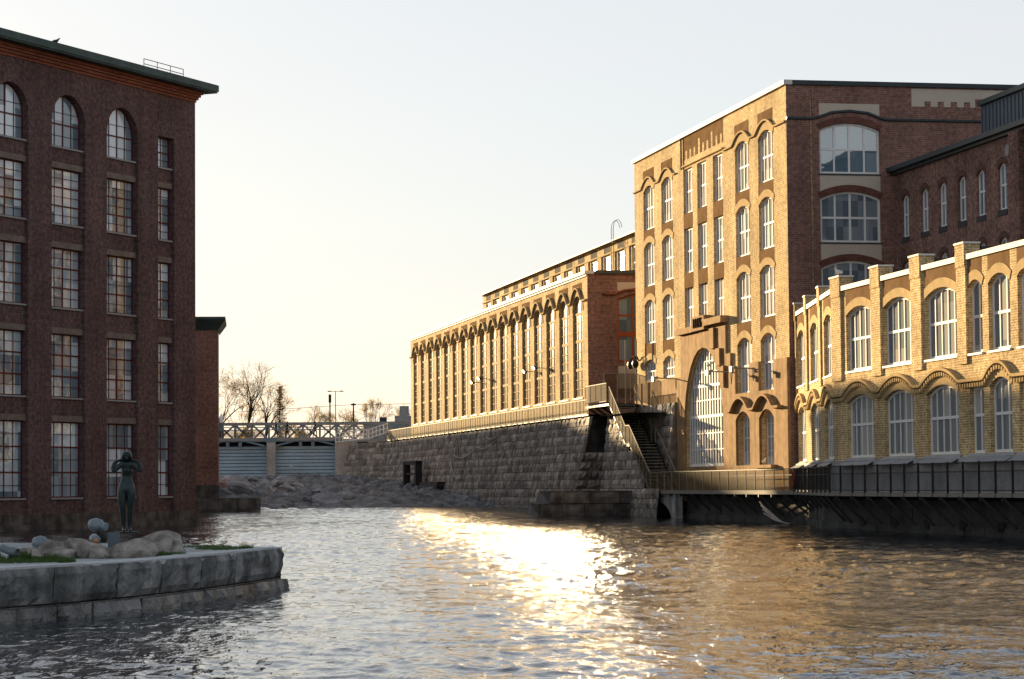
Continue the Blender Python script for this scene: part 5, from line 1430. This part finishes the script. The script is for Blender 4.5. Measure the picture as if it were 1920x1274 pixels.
keep = [q for q in f if not (np.mean([v[i][1] for i in q]) < -.72 and np.mean([v[i][2] for i in q]) < .25)]
hb.add([tuple(p) for p in hp], keep)
put('hair', hb.mesh('hair', M['bronze'], True), None, stt)
fb = MB().lathe([(.012, -.03), (.016, -.008), (.006, .02)], (0, -.15, 1.505), 8).mesh('nose', M['bronze'], True)
put('face_relief', fb, None, stt)
put('base_plate', MB().box(-.26, .24, -.24, .12, -.03, -.0).mesh('base_plate', M['bronze']), None, stt)

# ------------------------------------------------------------------ gulls
M['gull'] = plain('gull_feathers', (0.55, 0.55, 0.55), 0.8, 0.25, 12)
def gull(loc, rz, label, mat=None, flying=False):
    if flying:
        P = [(-.2, 0, 0), (-.05, 0, 0.01), (.12, 0, 0.03), (.2, 0, .04), (0, .2, .12), (-.06, .5, .1), (0, -.2, .14), (-.06, -.5, .16)]
        E = [(0, 1), (1, 2), (2, 3), (1, 4), (4, 5), (1, 6), (6, 7)]; Rd = [.03, .07, .05, .02, (.06, .02), (.02, .012), (.06, .02), (.02, .012)]
    else:
        P = [(-.26, 0, .17), (-.12, 0, .19), (.02, 0, .21), (.10, 0, .29), (.13, 0, .36), (.21, 0, .355), (.0, .03, .1), (.0, .03, .0), (.0, -.03, .1), (.0, -.03, .0)]
        E = [(0, 1), (1, 2), (2, 3), (3, 4), (4, 5), (2, 6), (6, 7), (2, 8), (8, 9)]; Rd = [.02, .075, .085, .05, .045, .012, .012, .008, .012, .008]
    o = put('gull', skin_mesh('gull', P, E, Rd, 2, mat or M['gull'], 1), None, None, loc, rz)
    return tag(o, label, 'bird', 'gulls')
Lf = Fr(LO, LU)
q = Lf.p(-14.9, .5, 25.74); gull(q, .4, 'dark bird perched on the copper eave of the left mill', M['bronze'])
q = FL.p(.6, -.1, 12.07); gull(q, 2.6, 'gull standing on the first big parapet pier of the workshop')
q = FM.p(-9.9, .9, 8.97 - .0); q = FM.p(-11.2, 1.45, 8.97); gull(q, -.6, 'gull perched on the lamp arm beside the arched grille')
q = FM.p(-4.1, .10, 3.2); gull(FM.p(-4.1, .3, 3.2), 1.0, 'gull resting on the ledge below the ground floor windows of the tall mill')
MB_l = MB().box(-6.2, -2.2, -.5, -.16, 3.02, 3.195).put('ledge', M['stone_brown'], main)
gull((-20.2, 236, 4.0), .4, 'white gull flying low in front of the dam gates', None, True)

# ------------------------------------------------------------------ driftwood by the quay
db = MB(); pw = FM.p(0.5, 2.2, 0)
for k in range(5):
    a = Vector((14.1 + .15 * k, 138 - k * .3, 1.0 - .12 * k)); prev = a
    for j in range(5):
        nx = a + Vector((.28 * (j + 1) + .1 * k, -.9 * (j + 1), -1.25 * ((j + 1) / 5) ** .6 + .05 * k)); db.tube(prev, nx, .06 - .007 * j, .055 - .007 * j, 6, False); prev = nx
db = MB()
for k in range(4):
    prev = FM.p(1.0 + .25 * k, 2.1, 1.15 - .2 * k)
    for j in range(6):
        t_ = (j + 1) / 6; nx = FM.p(1.0 + .25 * k + 5.5 * t_ + .5 * k * t_, 2.2 + .2 * k * t_, (1.15 - .2 * k) * (1 - t_) ** 1.5 + .05 + .05 * math.sin(j + k)); db.tube(prev, nx, .05 - .006 * j, .044 - .006 * j, 6, False); prev = nx
tag(db.put('driftwood', M['wood']), 'bleached tangle of branches stranded against the quay below the walkway', 'driftwood')

# ------------------------------------------------------------------ bare trees beyond the bridge
def tree(name, base, height, spread, lean, seed, label, kind='round', tr=.22, dens=1.0, fleck=0.5):
    r = random.Random(seed); wood = MB(); tw = MB(); lf = MB()
    def seg(p, d, L, rad, depth):
        n = 3 if depth < 2 else 2
        for i in range(n):
            d = (d + Vector((r.gauss(0, .10), r.gauss(0, .10), r.gauss(.02, .07)))).normalized(); q = p + d * (L / n); r1 = rad * (1 - .25 / n * (1))
            (wood if depth < 3 else tw).tube(p, q, rad, r1, 5 if depth < 2 else 3, False); rad = r1; p = q
            if depth >= 1 and depth < 5 and r.random() < .5 * dens: child(p, d, L, rad, depth)
        if depth < 5:
            for _ in range((2, 3)[depth == 3] if depth else 4): child(p, d, L, rad, depth)
        if depth >= 4:
            for _ in range(3):
                if r.random() < fleck:
                    c = p + Vector((r.gauss(0, .22), r.gauss(0, .22), r.gauss(0, .2))); a = Vector((r.gauss(0, 1), r.gauss(0, 1), r.gauss(0, 1))).normalized() * .07; b = a.orthogonal().normalized() * .05
                    lf.add([c - a, c + b, c + a, c - b], [(0, 1, 2, 3)])
    def child(p, d, L, rad, depth):
        ax = d.orthogonal().normalized(); ax.rotate(Matrix.Rotation(r.random() * 2 * PI, 3, d))
        nd = d.copy(); nd.rotate(Matrix.Rotation(r.uniform(.3, .75) * spread, 3, ax)); nd.z += .10
        if kind == 'birch' and depth > 2: nd.z -= .35
        seg(p, nd.normalized(), L * r.uniform(.62, .82), max(.013, rad * r.uniform(.5, .66)), depth + 1)
    d0 = Vector((lean, 0, 1)).normalized()
    if kind == 'narrow':
        p = Vector((0, 0, 0)); n = 26
        for i in range(n):
            q = p + Vector((r.gauss(0, .03), 0, height / n)); ra = tr * (1 - i / n) + .02; wood.tube(p, q, ra, ra * .95, 5, False); p = q
            if i > 3:
                for _ in range(int(7 * dens)):
                    a = r.random() * 6.3; L = spread * (1 - abs(i / n - .35) * 1.25) * r.uniform(.5, 1); e = p
                    for j in range(4):
                        g = e + Vector((math.cos(a) * L / 4, math.sin(a) * L / 4, L / 4 * (.9 - .35 * j))); tw.tube(e, g, .035 - .007 * j, .03 - .007 * j, 3, False)
                        for _ in range(3):
                            hh = g + Vector((r.gauss(0, .25), r.gauss(0, .25), r.gauss(-.05, .3))); tw.tube(g, hh, .016, .010, 3, False)
                            if r.random() < fleck: a2 = Vector((r.gauss(0, 1), r.gauss(0, 1), r.gauss(0, 1))).normalized() * .08; b2 = a2.orthogonal().normalized() * .06; lf.add([hh - a2, hh + b2, hh + a2, hh - b2], [(0, 1, 2, 3)])
                        e = g
    else: seg(Vector((0, 0, 0)), d0, height * .30, tr, 0)
    o = empty(name, base, 0, label, 'tree', 'bare trees beyond the bridge')
    # scale to the wanted height
    allv = wood.v + tw.v; zm = max(p[2] for p in allv); k = height / zm
    for mb in (wood, tw, lf): mb.v = [(p[0] * (k if kind != 'narrow' else 1), p[1] * k, p[2] * k) for p in mb.v]
    wood.put('trunk', M['bark'], o); cr = tw.put('crown', M['twig'], o)
    if lf.v: lf.put('haze_flecks', M['haze_fleck'], cr)['kind'] = 'stuff'
    return o
tree('bare_tree', (-39.2, 345, 6.6), 11.5, 1.0, .0, 1, 'bare pale tree half hidden by the corner of the dark building', 'birch', .2, .8, .4)
tree('leaning_birch', (-37.4, 341, 6.6), 12.6, .75, .42, 2, 'tall bare birch leaning to the right, its top highest of all the trees', 'birch', .3, .75, .35)
tree('bare_tree', (-33.2, 345, 6.6), 10.0, 1.05, .03, 4, 'broad bare round headed tree between the leaning birch and the narrow tree', 'round', .28, .8, .35)
tree('bare_tree', (-36.0, 349, 6.6), 7.5, 1.1, .0, 6, 'lower bare bushy tree right behind the leaning birch', 'round', .16, 1.0, .3)
tree('narrow_birch', (-30.9, 344, 6.6), 9.4, 1.25, 0, 5, 'narrow upright bare birch at the right end of the tree group', 'narrow', .14, .9, .6)
tree('bare_tree', (-29.6, 350, 6.6), 4.4, 1.2, 0, 12, 'small bare bush below the narrow birch', 'round', .1, 1.0, .3)
tree('bare_tree', (-31.2, 395, 7.0), 7.8, 1.1, 0, 7, 'round bare tree standing alone left of the signal post', 'round', .18, .8, .35)
tree('bare_tree', (-27.0, 395, 7.0), 7.2, 1.1, 0, 8, 'round bare tree right behind the double street lamp', 'round', .18, .8, .35)
tree('bare_tree', (-24.6, 398, 7.0), 5.0, 1.2, 0, 9, 'low bare tree behind the catenary mast', 'round', .12, 1.0, .6)
tree('bare_tree', (-21.3, 398, 7.0), 8.8, .8, .05, 10, 'slender bare tree above the flat roofed building', 'round', .16, .9, .5)
tree('bare_tree', (-16.6, 398, 7.0), 7.6, .8, .0, 11, 'thin bare tree next to the far corner of the power house', 'round', .16, .9, .4)
tree('bare_shrub', (-34.6, 330, 6.6), 3.2, 1.25, 0, 21, 'low bare shrub behind the bridge lattice below the leaning birch', 'round', .07, 1.0, .5)
tree('bare_shrub', (-27.6, 330, 6.6), 2.9, 1.25, 0, 22, 'low bare shrub behind the bridge lattice left of the signal post', 'round', .07, 1.0, .5)
tree('bare_shrub', (-38.5, 326, 6.6), 3.0, 1.25, 0, 23, 'low bare shrub behind the bridge lattice next to the dark building', 'round', .07, 1.0, .5)
